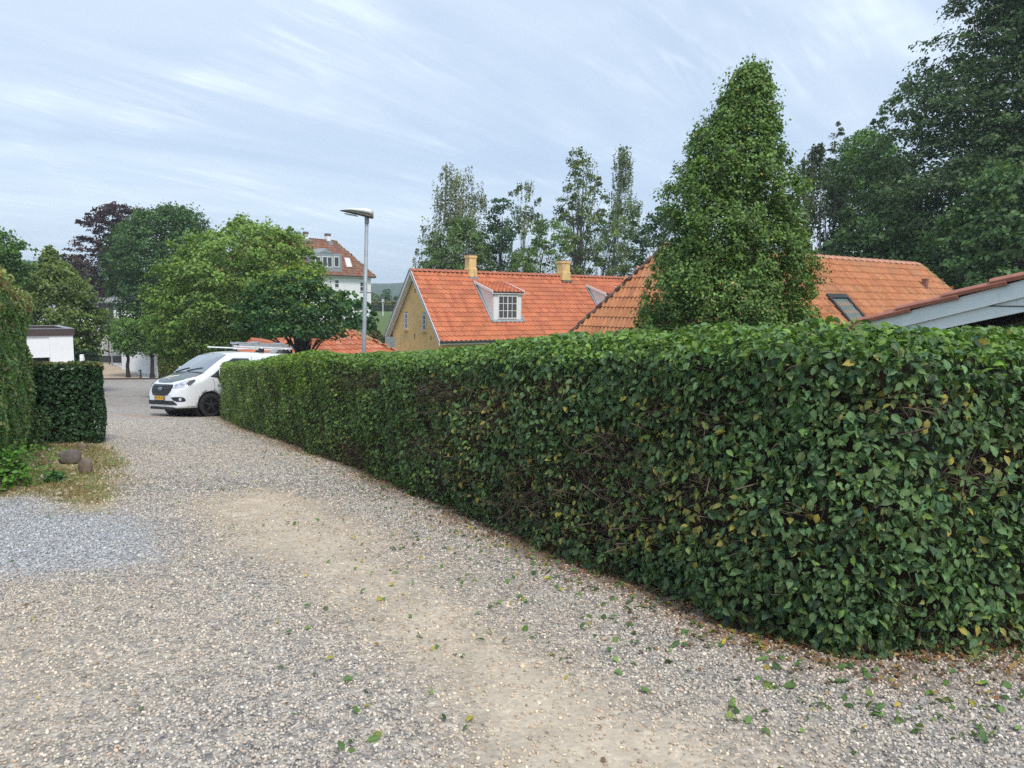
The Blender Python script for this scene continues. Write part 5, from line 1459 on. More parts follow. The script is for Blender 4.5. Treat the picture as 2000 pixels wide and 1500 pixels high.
# ------------------------------------------------ modern white building further back
def modern():
    D = 70.0; g = -4.2
    root = empty('modern_white_building', (P(205, 650, D)[0], D + 4, g), 'modern white building with pale metal roof and dark glazing behind the left trees', 'building')
    a = P(60, 588, D); b = P(262, 588, D); zt = a[2]
    t = MB(); t.box(((a[0] + b[0]) / 2, D + 4, (zt + g) / 2), (b[0] - a[0], 8, zt - g)); t.build('wall', MT['white_wall'], root)
    # pale metal roof: low slope with standing seams
    r0, r1 = P(60, 588, D - .3), P(262, 592, D - .3); t0, t1 = P(130, 551, D + 5), P(222, 553, D + 5)
    z = zt + .05
    R0 = np.array([a[0] - .3, D - .4, z]); R1_ = np.array([b[0] + .3, D - .4, z]); zt2 = P(180, 552, D + 3.5)[2]
    T1 = np.array([b[0] - 1.6, D + 3.5, zt2]); T0 = np.array([a[0] + 1.6, D + 3.5, zt2])
    t = MB(); t.prism([R0, R1_, T1, T0], (0, 0, -.08)); rf = t.build('roof', MT['zincroof'], root)
    for i in range(22):
        s = (i + .5) / 22; p = R0 + (R1_ - R0) * s; q = T0 + (T1 - T0) * s
        t = MB(); t.tube([p + Zv * .03, q + Zv * .03], .03, 4); t.build('roof_seam', MT['lead'], rf)
    t = MB(); t.box(((T0[0] + T1[0]) / 2, D + 4.4, zt2 + .1), (T1[0] - T0[0] + .4, 2, .22)); t.build('roof_top_edge', MT['brownmetal'], rf)
    t = MB(); t.prism([R0 + (0, 8.6, 0), R1_ + (0, 8.6, 0), T1 + (0, 1.7, 0), T0 + (0, 1.7, 0)], (0, 0, -.08)); t.build('roof', MT['zincroof'], root)
    boxb(root, 'glazing', (196, 592), (221, 700), MT['glass'], D - .06, D - .01)
    for px in (196, 204.5, 213, 221): boxb(root, 'mullion', (px - .5, 592), (px + .5, 700), MT['darkpaint'], D - .1, D - .065)
    boxb(root, 'glazing', (168, 655), (188, 706), MT['glass'], D - .06, D - .01)
    for px in (172, 178, 184): boxb(root, 'mullion', (px - .5, 655), (px + .5, 706), MT['lead'], D - .1, D - .065)
modern()
def garden_wall():
    root = empty('grey_garden_wall', (*P(201, 690, 64)[:2], -4), 'grey rendered screen wall at the head of the tan path', 'wall')
    boxb(root, 'wall', (188, 656), (237, 712), MT['paving'], 63.5, 63.8)
    boxb(root, 'coping', (187.5, 654.5), (237.5, 656), MT['white'], 63.45, 63.85)
    boxb(root, 'plinth', (188, 695), (237, 712), MT['darkpaint'], 63.3, 63.495)
garden_wall()
def low_white_wall():
    a, b = P(237, 690, 56.5), P(306, 684, 52.0); a2, b2 = P(237, 716, 56.5), P(306, 741, 52.0)
    root = empty('low_white_wall', (*((a + b) / 2)[:2], -4), 'freestanding white rendered wall behind the two slim young trees', 'wall')
    zt = (a[2] + b[2]) / 2; d = unit(np.array([b[0] - a[0], b[1] - a[1], 0])); n = np.array([-d[1], d[0], 0])
    t = MB(); t.prism([np.array([a[0], a[1], -4.0]), np.array([b[0], b[1], -4.0]), np.array([b[0], b[1], zt]), np.array([a[0], a[1], zt])], n * .25); w_ = t.build('wall', MT['white_wall'], root, bevel=.01)
    t = MB(); t.prism([np.array([a[0], a[1], -4.0]) - n * .01, np.array([b[0], b[1], -4.0]) - n * .01, np.array([b[0], b[1], -3.78]) - n * .01, np.array([a[0], a[1], -3.78]) - n * .01], -n * .03); t.build('plinth', MT['paving'], root)
low_white_wall()

# paths and kerb beyond the court
def gpoly(pts, lift, name, m, kind='structure'):
    Q = [G(*p, lo=30) for p in pts]; me = MB(); me.add([(q[0], q[1], q[2] + lift) for q in Q], [tuple(range(len(Q)))]); o = me.build(name, m); tag(o, kind=kind); return o
gpoly([(150, 741), (283, 741), (262, 729), (208, 706.5), (188, 706)], .012, 'path', MT['path'])
gpoly([(284, 741), (345, 741), (345, 733), (262, 728.4), (208, 706.2), (238, 706.2), (238, 716), (264, 728.2)], .008, 'pavement', MT['paving'])
def kerb():
    a, b = G(150, 742, lo=30), G(350, 740.5, lo=30); t = MB()
    d = unit(b - a); n = np.array([-d[1], d[0], 0])
    a[2] = b[2] = min(a[2], b[2]); t.prism([a, b, b + n * .14, a + n * .14], (0, 0, .10)); o = t.build('kerb', MT['brownmetal'], None, bevel=.01); tag(o, kind='structure')
kerb()

# ------------------------------------------------ street lamp
def lamp():
    D = 17.0; base = P(710.5, 690, D); g = float(zg(D))
    top = P(716.5, 424, D)
    root = empty('street_lamp', (base[0], D, g), 'grey steel street lamp with a flat wedge-shaped head standing behind the hedge', 'street lamp')
    dx = (top[0] - base[0]) / (top[2] - base[2]); bx = base[0] + dx * (g - base[2])
    t = MB(); hm = (top[2] - g) * .36
    t.tube([(bx, D, g - .1), (bx + dx * hm, D, g + hm)], .0535, 20); t.tube([(bx + dx * hm, D, g + hm), (bx + dx * (hm + .06), D, g + hm + .06), (top[0], D, top[2])], [.053, .047, .040], 20)
    t.build('pole', MT['galv'], root, smooth=True)
    t = MB(); t.tube([(top[0] - dx * .1, D, top[2] - .14), (top[0], D, top[2] + .03)], .05, 16); t.build('collar', MT['galv'], root, smooth=False)
    # head: stations from the thin tip (left) to the rounded back
    tip = P(664.5, 411.5, D); bk_ = P(728, 416, D); L = bk_[0] - tip[0]
    def head(name, m, zt, zb, wsc):
        S = [0, .06, .18, .35, .55, .75, .9, .97, 1.0]
        V = []; k = 12
        for s in S:
            x = tip[0] + L * s; hw = wsc * (.05 + .13 * min(1, s * 2.4) ** .6) * (1 if s < .9 else (1 - ((s - .9) / .1) ** 2 * .35))
            a, b = zt(s), zb(s)
            for i in range(k):
                an = 2 * math.pi * i / k; c, s_ = math.cos(an), math.sin(an)
                c = math.copysign(abs(c) ** .7, c)
                V.append((x, D + c * hw, (a + b) / 2 + (a - b) / 2 * math.copysign(abs(s_) ** .8, s_)))
        Fs = []
        for j in range(len(S) - 1):
            for i in range(k): Fs.append((j * k + i, j * k + (i + 1) % k, (j + 1) * k + (i + 1) % k, (j + 1) * k + i))
        Fs += [tuple(range(k)), tuple((len(S) - 1) * k + i for i in range(k))]
        t = MB(); t.add(V, Fs); return t.build(name, m, root, smooth=True)
    mpp = D / F
    z0 = tip[2]
    top_ = lambda s: z0 + mpp * np.interp(s, [0, .1, .3, .5, .75, .93, 1], [.3, 2.2, 4.0, 4.6, 4.6, 3.8, 1.5])
    mid_ = lambda s: z0 + mpp * np.interp(s, [0, .3, .6, .8, 1], [-.2, -.8, -3.6, -6.2, -8.8])
    bot_ = lambda s: z0 + mpp * np.interp(s, [0, .3, .6, .75, .97, 1], [-.8, -4.6, -8.6, -11.2, -14.5, -13])
    head('lamp_shell', MT['lampshell'], top_, mid_, 1.0)
    head('lamp_underside', MT['lampunder'], lambda s: mid_(s) + mpp * .8, bot_, .93)
    t = MB(); c = P(686, 419.5, D); t.box((c[0], D, c[2] - .005), (.26, .2, .02), np.array(Matrix.Rotation(math.radians(9), 3, 'Y'))); t.build('lamp_glass', MT['glass'], root)
lamp()
def small_lamp():
    D = 105.0; b = P(748, 619, D); tp = P(748.5, 578, D); root = empty('garden_lantern', (b[0], D, zg(D)), 'slender white lantern post on the distant lawn left of the yellow gable', 'lamp post')
    t = MB(); t.tube([(b[0], D, float(zg(D))), (b[0], D, tp[2] - .75)], [.07, .05], 8); t.build('post', MT['white'], root)
    t = MB(); t.tube([(b[0], D, tp[2] - .75), (b[0], D, tp[2] - .35)], [.16, .22], 6); t.build('lantern_glass', MT['blind'], root)
    t = MB(); t.tube([(b[0], D, tp[2] - .35), (b[0], D, tp[2] - .1), (b[0], D, tp[2])], [.30, .05, .03], 6); t.build('lantern_cap', MT['darkpaint'], root)
    t = MB(); t.tube([(b[0], D, tp[2] - .8), (b[0], D, tp[2] - .74)], [.2, .2], 6); t.build('lantern_base', MT['white'], root)
small_lamp()
def bollard():
    b = G(274, 738.5, lo=30); root = empty('bollard_light', b, 'low dark bollard light with a sideways head in front of the white wall', 'bollard')
    D = b[1]; s = D / F
    t = MB(); t.box((b[0] + s * 1, D, b[2] + s * 8), (s * 2.2, .1, s * 16)); t.build('post', MT['darkpaint'], root)
    t = MB(); t.box((b[0] - s * .2, D, b[2] + s * 15), (s * 4.6, .11, s * 2.6)); t.build('lamp_head', MT['darkpaint'], root)
bollard()
def planter():
    b = G(200, 706.5, lo=30); root = empty('round_planter', b, 'wide grey bowl planter with pale flowers at the top of the path', 'planter')
    t = MB(); D = b[1]; s = D / F
    t.tube([b, b + Zv * .12, b + Zv * .3, b + Zv * s * 11, b + Zv * (s * 11 + .02)], [.16, .24, .34, .37, .33], 18); t.build('bowl', MT['grey'], root, smooth=True)
    r_ = np.random.default_rng(2); n = 500
    pos = b + Zv * (s * 12) + r_.normal(size=(n, 3)) * np.array([.17, .17, .06])
    cc = np.where(r_.random((n, 1)) < .6, np.array([[.6, .58, .38]]), np.array([[.1, .2, .06]]))
    V, Fc, c2, _ = instance_merge(LEAF2_V, LEAF2_F, pos, leaf_frames(r_.normal(size=(n, 3)) + Zv, r_.normal(size=(n, 3))), .07 * np.ones(n), cc)
    np_mesh('flowers', V, Fc, MT['leaf'], root, c2, kind='stuff')
planter()
def poles():
    for (px, y0, y1, D, lab) in ((211.5, 660, 704, 61.5, 'thin dark post in front of the grey screen wall, left of the pair'), (217, 664, 706, 60.5, 'thin light post in front of the grey screen wall, right of the pair'), (328.5, 655, 690, 44, 'slim grey pole rising behind the sunlit clipped hedge')):
        a = P(px, y0, D); g = float(zg(D)); t = MB(); t.tube([(a[0], D, g), (a[0], D, a[2])], .045, 8)
        o = t.build('post', MT['darkpaint'] if px < 214 else MT['galv']); o.name = 'slim_pole'; tag(o, lab, 'pole', 'slim poles at the court')
poles()
def signstand():
    D = 26.2; g = float(zg(D)); root = empty('white_stand', (P(158, 715, D)[0], D, g), 'white tapered stand between the gatehouse and the dark clipped hedge', 'stand')
    c = [P(*p, D) for p in ((151.5, 716), (165, 716), (161.5, 697), (155.5, 697))]; low = [np.array([c[0][0] - .05, D, g]), np.array([c[1][0] + .05, D, g])]
    t = MB(); t.prism([low[0], low[1], c[2], c[3]], (0, .12, 0)); t.build('panel', MT['white'], root, bevel=.01)
    q = [P(*p, D + .02) for p in ((155, 698), (162, 698), (161.5, 692.5), (155.5, 692.5))]
    t = MB(); t.prism(q, (0, .08, 0)); t.build('top_panel', MT['white'], root, bevel=.01)
signstand()

def fence():
    D = 42.0; a = P(752, 658, D); b = P(772, 658, D); g = float(zg(D)); root = empty('board_fence', ((a[0] + b[0]) / 2, D, g), 'dark grey board fence tucked behind the left corner of the yellow gable', 'fence')
    for i in range(6):
        x = a[0] + (b[0] - a[0]) * (i + .5) / 6; t = MB(); t.box((x, D + .004 * (i % 2), (g + a[2]) / 2), ((b[0] - a[0]) / 6 - .012, .03, a[2] - g)); t.build('board', MT['lead'], root)
fence()

# ================================================================== THE VAN
def van():
    F_ = G(405, 813.5); g = np.array([0, .1, 1.0]); g /= np.linalg.norm(g)
    hd = unit(np.array([-.60, -.80, 0])); hd = unit(hd - g * np.dot(hd, g)); lf = np.cross(g, hd)
    origin = F_ - lf * .80
    Rm = Matrix([[hd[i], lf[i], g[i]] for i in range(3)]).to_4x4()
    root = empty('white_van', origin, 'white panel van with dark grey bonnet parked behind the far end of the long hedge', 'van', rot=Rm)
    MW = Matrix.Translation(Vector(origin)) @ Rm; MI = MW.inverted()
    S = {}
    # ---- body loft (x forward, front axle at x=0; half sections)
    ztop = lambda x: np.interp(x, [-3.98, -3.9, -3.7, -1.15, -.88, -.64, -.34, -.02, .17, .22, .45, .65, .80, .90, .96, 1.0], [1.62, 1.85, 1.95, 1.97, 1.945, 1.875, 1.69, 1.455, 1.31, 1.285, 1.215, 1.135, 1.05, .96, .84, .70])
    hwm = lambda x: np.interp(x, [-3.98, -3.9, -3.6, .2, .45, .62, .76, .87, .95, 1.0], [.86, .93, .97, .985, .975, .95, .90, .82, .72, .60])
    zbot = lambda x: np.interp(x, [-3.98, .7, .9, 1.0], [.30, .27, .26, .30])
    def section(x):
        zt, hw, zb = float(ztop(x)), float(hwm(x)), float(zbot(x))
        tum = lambda z: np.interp(z, [0, .3, .55, 1.05, 1.2, 1.55, 1.9, 2.0], [.955, .975, 1.0, 1.0, .985, .94, .875, .85])
        r = min(.16, .28 * (zt - zb))
        if x > .17: r = min(.22, .35 * (zt - zb))
        zs = np.linspace(zb, zt - r, 9)
        pts = [(hw * tum(z), z) for z in zs]
        w1 = hw * tum(zt - r); crown = .035 if x < .17 else .05
        for a in np.linspace(math.pi / 10, math.pi / 2, 5): pts.append((w1 - r * 1.1 * (1 - math.cos(a)), zt - r + r * math.sin(a) - crown))
        wI = pts[-1][0]
        for s in (.66, .33, 0): pts.append((wI * s, zt - crown * s * s))
        return pts
    xs = np.concatenate([[-3.98, -3.93, -3.8], np.linspace(-3.6, -1.4, 12), np.linspace(-1.3, .17, 14), [.24, .32, .4, .48, .56, .63, .69, .75, .80, .85, .89, .93, .96, .985, 1.0]])
    secs = [section(x) for x in xs]; m_ = len(secs[0])
    V = []; Fs = []
    full = 2 * m_ - 1
    for x, sc in zip(xs, secs):
        L = [(x, y, z) for y, z in sc] + [(x, -y, z) for y, z in sc[::-1][1:]]
        # the face leans back a little at the top and is rounded in plan
        V += L
    for i in range(len(xs) - 1):
        for j in range(full - 1): Fs.append((i * full + j, (i + 1) * full + j, (i + 1) * full + j + 1, i * full + j + 1))
        Fs.append((i * full + full - 1, (i + 1) * full + full - 1, (i + 1) * full, i * full))
    Fs.append(tuple(range(full))); Fs.append(tuple((len(xs) - 1) * full + j for j in range(full))[::-1])
    me = bpy.data.meshes.new('body'); me.from_pydata(V, [], Fs)
    bm = bmesh.new(); bm.from_mesh(me); bmesh.ops.recalc_face_normals(bm, faces=bm.faces)
    for f in bm.faces: f.smooth = len(f.verts) < 10
    bvh = BVHTree.FromBMesh(bm); bm.to_mesh(me); bm.free()
    body = link_mesh('body', me, MT['vanwhite'], root)
    # wheel arches
    def cutter(x):
        t = MB(); t.tube([(x, -1.2, .345), (x, 1.2, .345)], .405, 28); o = t.build('cut', MT['black'], None); return o
    for x in (0.0, -2.93):
        c = cutter(x); c.matrix_world = MW; md = body.modifiers.new('arch', 'BOOLEAN'); md.operation = 'DIFFERENCE'; md.solver = 'EXACT'; md.object = c
        S[x] = c
    bpy.context.view_layer.update()
    dg = bpy.context.evaluated_depsgraph_get(); nm = bpy.data.meshes.new_from_object(body.evaluated_get(dg)); body.modifiers.clear(); body.data = nm; nm.name = 'body'
    for c in S.values(): bpy.data.objects.remove(c)
    t = MB()
    for x in (0.0, -2.93): t.tube([(x, -.93, .345), (x, .93, .345)], .402, 28)
    # arch liners: open tubes facing inwards plus dark underbody
    t = MB(); t.box((-1.45, 0, .30), (4.2, 1.5, .14)); t.build('underbody', MT['black'], root, world=False)
    for x in (0.0, -2.93):
        t = MB(); t.tube([(x, -.60, .345), (x, .60, .345)], .41, 24); t.build('wheel_housing', MT['black'], root, world=False)
        for s in (-1, 1):
            t = MB(); t.tube([(x, s * .60, .345), (x, s * .955, .345)], .408, 28, cap=False); t.build('wheel_arch_liner', MT['black'], root, world=False)
    # ---- patches laid on the body
    def local_ray(px, py):
        d = Vector(tuple(ray(px, py))); return (MI @ Vector(CAM)), (MI.to_3x3() @ d).normalized()
    def densify(poly, st):
        out = []
        for i in range(len(poly)):
            a, b = np.array(poly[i], float), np.array(poly[(i + 1) % len(poly)], float); n = max(1, int(np.linalg.norm(b - a) / st))
            out += [tuple(a + (b - a) * k / n) for k in range(n)]
        return out
    def patch(name, poly, m, cast, eps=.006, th=.012, parent=None, st=1.5, cuts=0, smooth=True, mirror=False, label=None):
        poly = densify(poly, st)
        bm = bmesh.new(); vs = [bm.verts.new((p[0], p[1], 0)) for p in poly]; bm.faces.new(vs)
        A = np.array(poly); lo, hi = A.min(0), A.max(0)
        nx_, ny_ = max(1, int((hi[0] - lo[0]) / (st * 1.3))), max(1, int((hi[1] - lo[1]) / (st * 1.3)))
        for i in range(1, nx_):
            bmesh.ops.bisect_plane(bm, geom=bm.verts[:] + bm.edges[:] + bm.faces[:], plane_co=(lo[0] + (hi[0] - lo[0]) * i / nx_, 0, 0), plane_no=(1, 0, 0))
        for i in range(1, ny_):
            bmesh.ops.bisect_plane(bm, geom=bm.verts[:] + bm.edges[:] + bm.faces[:], plane_co=(0, lo[1] + (hi[1] - lo[1]) * i / ny_, 0), plane_no=(0, 1, 0))
        bad = []
        for v in bm.verts:
            o, d = cast(v.co.x, v.co.y)
            h = bvh.ray_cast(o, d)
            if h[0] is None: bad.append(v); continue
            n = h[1] if h[1].dot(d) < 0 else -h[1]
            v.co = h[0] + n * eps
        if bad: bmesh.ops.delete(bm, geom=bad, context='VERTS')
        if mirror:
            g2 = bmesh.ops.duplicate(bm, geom=bm.verts[:] + bm.edges[:] + bm.faces[:])
        bmesh.ops.recalc_face_normals(bm, faces=bm.faces)
        for f in bm.faces: f.smooth = smooth
        me = bpy.data.meshes.new(name); bm.to_mesh(me); bm.free()
        o = link_mesh(name, me, m, parent or root)
        if label: o['label'] = label
        return o
    def flipped(o, name=None):
        me = o.data.copy()
        for v in me.vertices: v.co.y = -v.co.y
        me.flip_normals(); q = bpy.data.objects.new(name or o.name.split('.')[0], me); COL.objects.link(q); q.parent = o.parent
        if o.get('label'): q['label'] = o['label']
        return q
    cx_ = lambda px, py: local_ray(px, py)                               # from photo pixels
    fr = lambda y, z: (Vector((3, y, z)), Vector((-1, 0, 0)))            # straight at the front
    sd_ = lambda x, z: (Vector((x, 4, z)), Vector((0, -1, 0)))            # at the left side
    tp = lambda x, y: (Vector((x, y, 5)), Vector((0, 0, -1)))            # from above
    # bonnet, windscreen
    hood = [(.20, -.80), (.20, .80), (.36, .83), (.50, .78), (.68, .66), (.79, .50), (.86, .32), (.885, 0), (.86, -.32), (.79, -.50), (.68, -.66), (.50, -.78), (.36, -.83)]
    patch('bonnet', hood, MT['vangrey'], tp, .006, st=.07)
    patch('windscreen', [(.155, -.84), (.165, -.4), (.17, 0), (.165, .4), (.155, .84), (-.24, .81), (-.62, .76), (-.68, .4), (-.70, 0), (-.68, -.4), (-.62, -.76), (-.24, -.81)], MT['screen'], tp, .006, st=.08)
    patch('scuttle', [(.20, -.80), (.22, 0), (.20, .80), (.15, .84), (.17, 0), (.15, -.84)], MT['black'], tp, .010, st=.08)
    for (a, b) in (((.16, -.05), (.02, .55)), ((.16, -.70), (.04, -.12))):
        pts = []
        for s in np.linspace(0, 1, 6):
            x, y = a[0] + (b[0] - a[0]) * s, a[1] + (b[1] - a[1]) * s; h = bvh.ray_cast(*tp(x, y)); pts.append(tuple(h[0] + Vector((0, 0, .025))))
        t = MB(); t.tube(pts, .012, 6); t.build('wiper', MT['black'], root, world=False)
    # emblem on the bonnet: pale printed mark
    for poly in ([(.62, -.30), (.56, -.18), (.50, -.20), (.52, -.30)], [(.58, -.16), (.50, -.02), (.44, -.08), (.50, -.18)], [(.50, -.32), (.45, -.22), (.41, -.26), (.45, -.34)], [(.64, -.10), (.60, -.02), (.57, -.06)], [(.52, -.00), (.46, .06), (.43, .02), (.47, -.03)]):
        patch('bonnet_emblem', [(.60 + (p - .52) * 1.45, (q + .10) * 1.5 - .08) for p, q in poly], MT['cream'], tp, .011, st=.04)
    # grille
    gr = [(-.50, .93), (.50, .93), (.56, .87), (.53, .74), (.40, .62), (-.40, .62), (-.53, .74), (-.56, .87)]
    gl = patch('grille', gr, MT['black'], fr, .012, st=.06)
    for k, z in enumerate((.88, .805, .735, .67)):
        w_ = (.46, .48, .42, .34)[k]
        pts = []
        for y in np.linspace(-w_, w_, 13):
            h = bvh.ray_cast(*fr(y, z)); pts.append(tuple(h[0] + Vector((.02, 0, 0))))
        t = MB(); t.tube(pts, [.014] * 13, 6); t.build('grille_slat', MT['grillebar'], gl, world=False)
    def disc(name, y, z, ry, rz_, m, off, par):
        h = bvh.ray_cast(*fr(y, z)); n = 24
        bt = [(h[0].x + off, y + ry * math.cos(a), z + rz_ * math.sin(a)) for a in np.linspace(0, 2 * math.pi, n, endpoint=False)]
        t = MB(); t.prism(bt, (.012, 0, 0)); return t.build(name, m, par, world=False)
    bd = disc('badge', 0, .815, .115, .048, MT['chrome'], .030, root)
    disc('badge_face', 0, .815, .103, .040, MT['badge'], .034, bd)
    # script-like mark on the oval
    pts = [(-.06, -.005), (-.045, .018), (-.02, .022), (-.03, -.015), (-.01, .004), (.012, -.012), (.03, .006), (.05, -.008), (.062, .012)]
    h = bvh.ray_cast(*fr(0, .815)); t = MB(); t.tube([(h[0].x + .048, a, .815 + b) for a, b in pts], .0045, 5); t.build('badge_script', MT['chrome'], bd, world=False)
    # number plate
    h = bvh.ray_cast(*fr(0, .54)); px0 = h[0].x
    t = MB(); t.box((px0 + .022, 0, .545), (.016, .50, .118)); pl = t.build('number_plate', MT['plate'], root, world=False, bevel=.004)
    t = MB()
    for (cy, cz, sy, sz) in ((0, .061, .516, .008), (0, -.061, .516, .008), (.254, 0, .008, .13), (-.254, 0, .008, .13)): t.box((px0 + .024, cy, .545 + cz), (.022, sy, sz))
    t.build('plate_frame', MT['black'], pl, world=False)
    cu = bpy.data.curves.new('plate_text', 'FONT'); cu.body = 'AW 38 211'; cu.size = .098; cu.align_x = 'CENTER'; cu.align_y = 'CENTER'; cu.extrude = .001
    to = bpy.data.objects.new('plate_text', cu); COL.objects.link(to); bpy.context.view_layer.update()
    dg = bpy.context.evaluated_depsgraph_get(); tm = bpy.data.meshes.new_from_object(to.evaluated_get(dg)); bpy.data.objects.remove(to)
    for v in tm.vertices: x, y, z = v.co; v.co = (px0 + .0325 + z, x, .545 + y)
    tm.materials.clear(); o = link_mesh('plate_text', tm, MT['black'], pl)
    # lower bumper in black
    patch('lower_bumper', [(-.66, .47), (.66, .47), (.74, .40), (.80, .31), (.80, .24), (-.80, .24), (-.80, .31), (-.74, .40)], MT['black'], fr, .018, st=.06)
    for z in (.42, .365): 
        pts = [tuple(bvh.ray_cast(*fr(y, z))[0] + Vector((.024, 0, 0))) for y in np.linspace(-.5, .5, 11)]
        t = MB(); t.tube(pts, .010, 5); t.build('bumper_slat', MT['rim'], root, world=False)
    t = MB(); t.box((.72, 0, .245), (.5, 1.25, .08)); t.build('chin_spoiler', MT['black'], root, world=False, bevel=.02)
    # headlights: swept back around the corner
    dg_ = Vector((-.72, -.69, 0)).normalized(); sdv = Vector((dg_.y, -dg_.x, 0))
    if sdv.y < 0: sdv = -sdv
    sdv = Vector((-.69, .72, 0)).normalized()
    def cr(s, z): return (Vector((.72, .70, z)) + sdv * s - dg_ * 2, dg_)
    hl = [(-.27, .865), (-.20, .93), (-.04, .995), (.15, 1.055), (.33, 1.09), (.36, 1.05), (.30, .95), (.20, .885), (.05, .86), (-.12, .83), (-.22, .825)]
    bez = [(a * 1.0 + (.0), b) for a, b in hl]
    l1 = patch('headlight', bez, MT['lens'], cr, .010, st=.05, label=None)
    l2 = flipped(l1)
    dk = [(.17, .90), (.14, .965), (.22, 1.045), (.325, 1.075), (.345, 1.04), (.29, .955), (.20, .893)]
    d1 = patch('headlight_cover', dk, MT['black'], cr, .016, st=.05, parent=l1); d2 = flipped(d1); d2.parent = l2
    for (s, z, r) in ((-.12, .895, .055), (.02, .925, .055)):
        o_, dd = cr(s, z); h = bvh.ray_cast(o_, dd); nn = -dd
        t = MB(); c = np.array(h[0] + nn * .012); t.tube([c, c + np.array(nn) * .012], [r, r * .85], 14); q = t.build('headlight_bulb', MT['chrome'], l1, world=False); q2 = flipped(q); q2.parent = l2
    # line under the lamp and edge in the bonnet corner
    fg = [(-.28, .565), (-.20, .575), (.02, .585), (.10, .56), (.14, .50), (.11, .455), (-.10, .45), (-.20, .49)]
    f1 = patch('fog_light_surround', fg, MT['black'], cr, .012, st=.05); f2 = flipped(f1)
    o_, dd = cr(.0, .515); h = bvh.ray_cast(o_, dd); c = np.array(h[0]) - np.array(dd) * .014
    t = MB(); t.tube([c, c - np.array(dd) * .012], [.045, .04], 12); q = t.build('fog_light', MT['lens'], f1, world=False); q2 = flipped(q); q2.parent = f2
    # side glass, pillars, door lines, handle, mirror
    win = [(.02, 1.17), (-.10, 1.25), (-.36, 1.46), (-.58, 1.63), (-.76, 1.73), (-1.28, 1.74), (-1.34, 1.66), (-1.34, 1.15), (-1.25, 1.12), (-.3, 1.12)]
    w1 = patch('side_window', win, MT['glass'], sd_, .006, st=.08); w2 = flipped(w1)
    qb = patch('window_divider', [(-.36, 1.12), (-.40, 1.12), (-.44, 1.46), (-.40, 1.44)], MT['black'], sd_, .010, st=.08, parent=w1); q2 = flipped(qb); q2.parent = w2
    def line(name, pts, r=.006, cast=sd_, m=MT['black'], par=None):
        out = []
        for i in range(len(pts) - 1):
            a, b = np.array(pts[i]), np.array(pts[i + 1]); n = max(2, int(np.linalg.norm(b - a) / .08))
            for s in np.linspace(0, 1, n, endpoint=(i == len(pts) - 2)):
                o, d = cast(*(a + (b - a) * s)); h = bvh.ray_cast(o, d)
                if h[0] is not None: out.append(tuple(h[0]))
        t = MB(); t.tube(out, r, 4); o = t.build(name, m, par or root, world=False); return o, flipped(o)
    line('door_seam', [(-.06, 1.12), (-.12, .95), (-.10, .72), (-.42, .60), (-.46, .30)])
    line('door_seam', [(-1.40, 1.80), (-1.40, .30)])
    line('door_seam', [(-2.62, 1.80), (-2.62, .80)])
    line('side_rail', [(-1.5, 1.18), (-3.9, 1.18)], .010)
    line('sill_line', [(.68, .33), (.42, .29)], .006)
    s1 = patch('side_moulding', [(-.50, .40), (-2.45, .40), (-2.45, .50), (-.46, .50)], MT['black'], sd_, .012, st=.1); flipped(s1)
    t = MB(); t.box((-1.15, .99, 1.02), (.17, .035, .035)); q = t.build('door_handle', MT['black'], root, world=False, bevel=.01); flipped(q)
    t = MB(); t.box((-.28, 1.11, 1.33), (.13, .20, .30)); mr = t.build('mirror', MT['vanwhite'], root, world=False, bevel=.04, segs=3)
    t = MB(); t.box((-.28, 1.11, 1.155), (.11, .19, .055)); t.box((-.26, 1.0, 1.14), (.1, .14, .07)); t.build('mirror_arm', MT['black'], mr, world=False, bevel=.015)
    mr2 = mr.copy(); mr2.data = mr.data.copy()
    for v in mr2.data.vertices: v.co.y = -v.co.y
    COL.objects.link(mr2); mr2.parent = root
    # wheels
    def wheel(x, s):
        y = s * .88; c = np.array([x, y, .345]); o_ = np.array([0, s, 0.])
        t = MB(); t.tube([c - o_ * .105, c - o_ * .095, c + o_ * .095, c + o_ * .108], [.30, .342, .342, .30], 32); w_ = t.build('wheel', MT['rubber'], root, world=False, bevel=.012)
        t = MB(); t.tube([c + o_ * .095, c + o_ * .116, c + o_ * .118], [.232, .235, .215], 28); r_ = t.build('rim', MT['rim'], w_, world=False)
        t = MB()
        for k in range(5):
            a = 2 * math.pi * k / 5 + .3; d = np.array([math.cos(a), 0, math.sin(a)]); sdd = np.array([-math.sin(a), 0, math.cos(a)])
            t.prism([c + o_ * .118 + d * .05 + sdd * .035, c + o_ * .118 + d * .05 - sdd * .035, c + o_ * .118 + d * .205 - sdd * .02, c + o_ * .118 + d * .205 + sdd * .02], o_ * .016)
        t.build('wheel_spokes', MT['grillebar'], w_, world=False)
        t = MB(); t.tube([c + o_ * .118, c + o_ * .146], [.055, .045], 14); t.build('hub_cap', MT['grillebar'], w_, world=False)
    for x in (0.0, -2.93):
        for s in (-1, 1): wheel(x, s)
    # roof aerial
    t = MB(); t.tube([(-1.18, .25, 1.94), (-1.32, .25, 2.05)], .006, 5); t.build('aerial', MT['black'], root, world=False)
    # roof bars
    for x in (-1.85, -2.75):
        t = MB(); t.box((x, 0, 2.075), (.08, 1.56, .04)); rb = t.build('roof_bar', MT['white'], root, world=False, bevel=.008)
        for s in (-1, 1):
            t = MB(); t.box((x, s * .73, 2.0), (.16, .10, .12)); t.build('roof_bar_foot', MT['black'], rb, world=False, bevel=.01)
    t = MB(); t.box((-1.95, .72, 2.10), (2.1, .04, .04)); t.build('roof_rack_rail', MT['white'], root, world=False, bevel=.01)
    t = MB(); t.box((-1.95, -.72, 2.10), (2.1, .04, .04)); t.build('roof_rack_rail', MT['white'], root, world=False, bevel=.01)
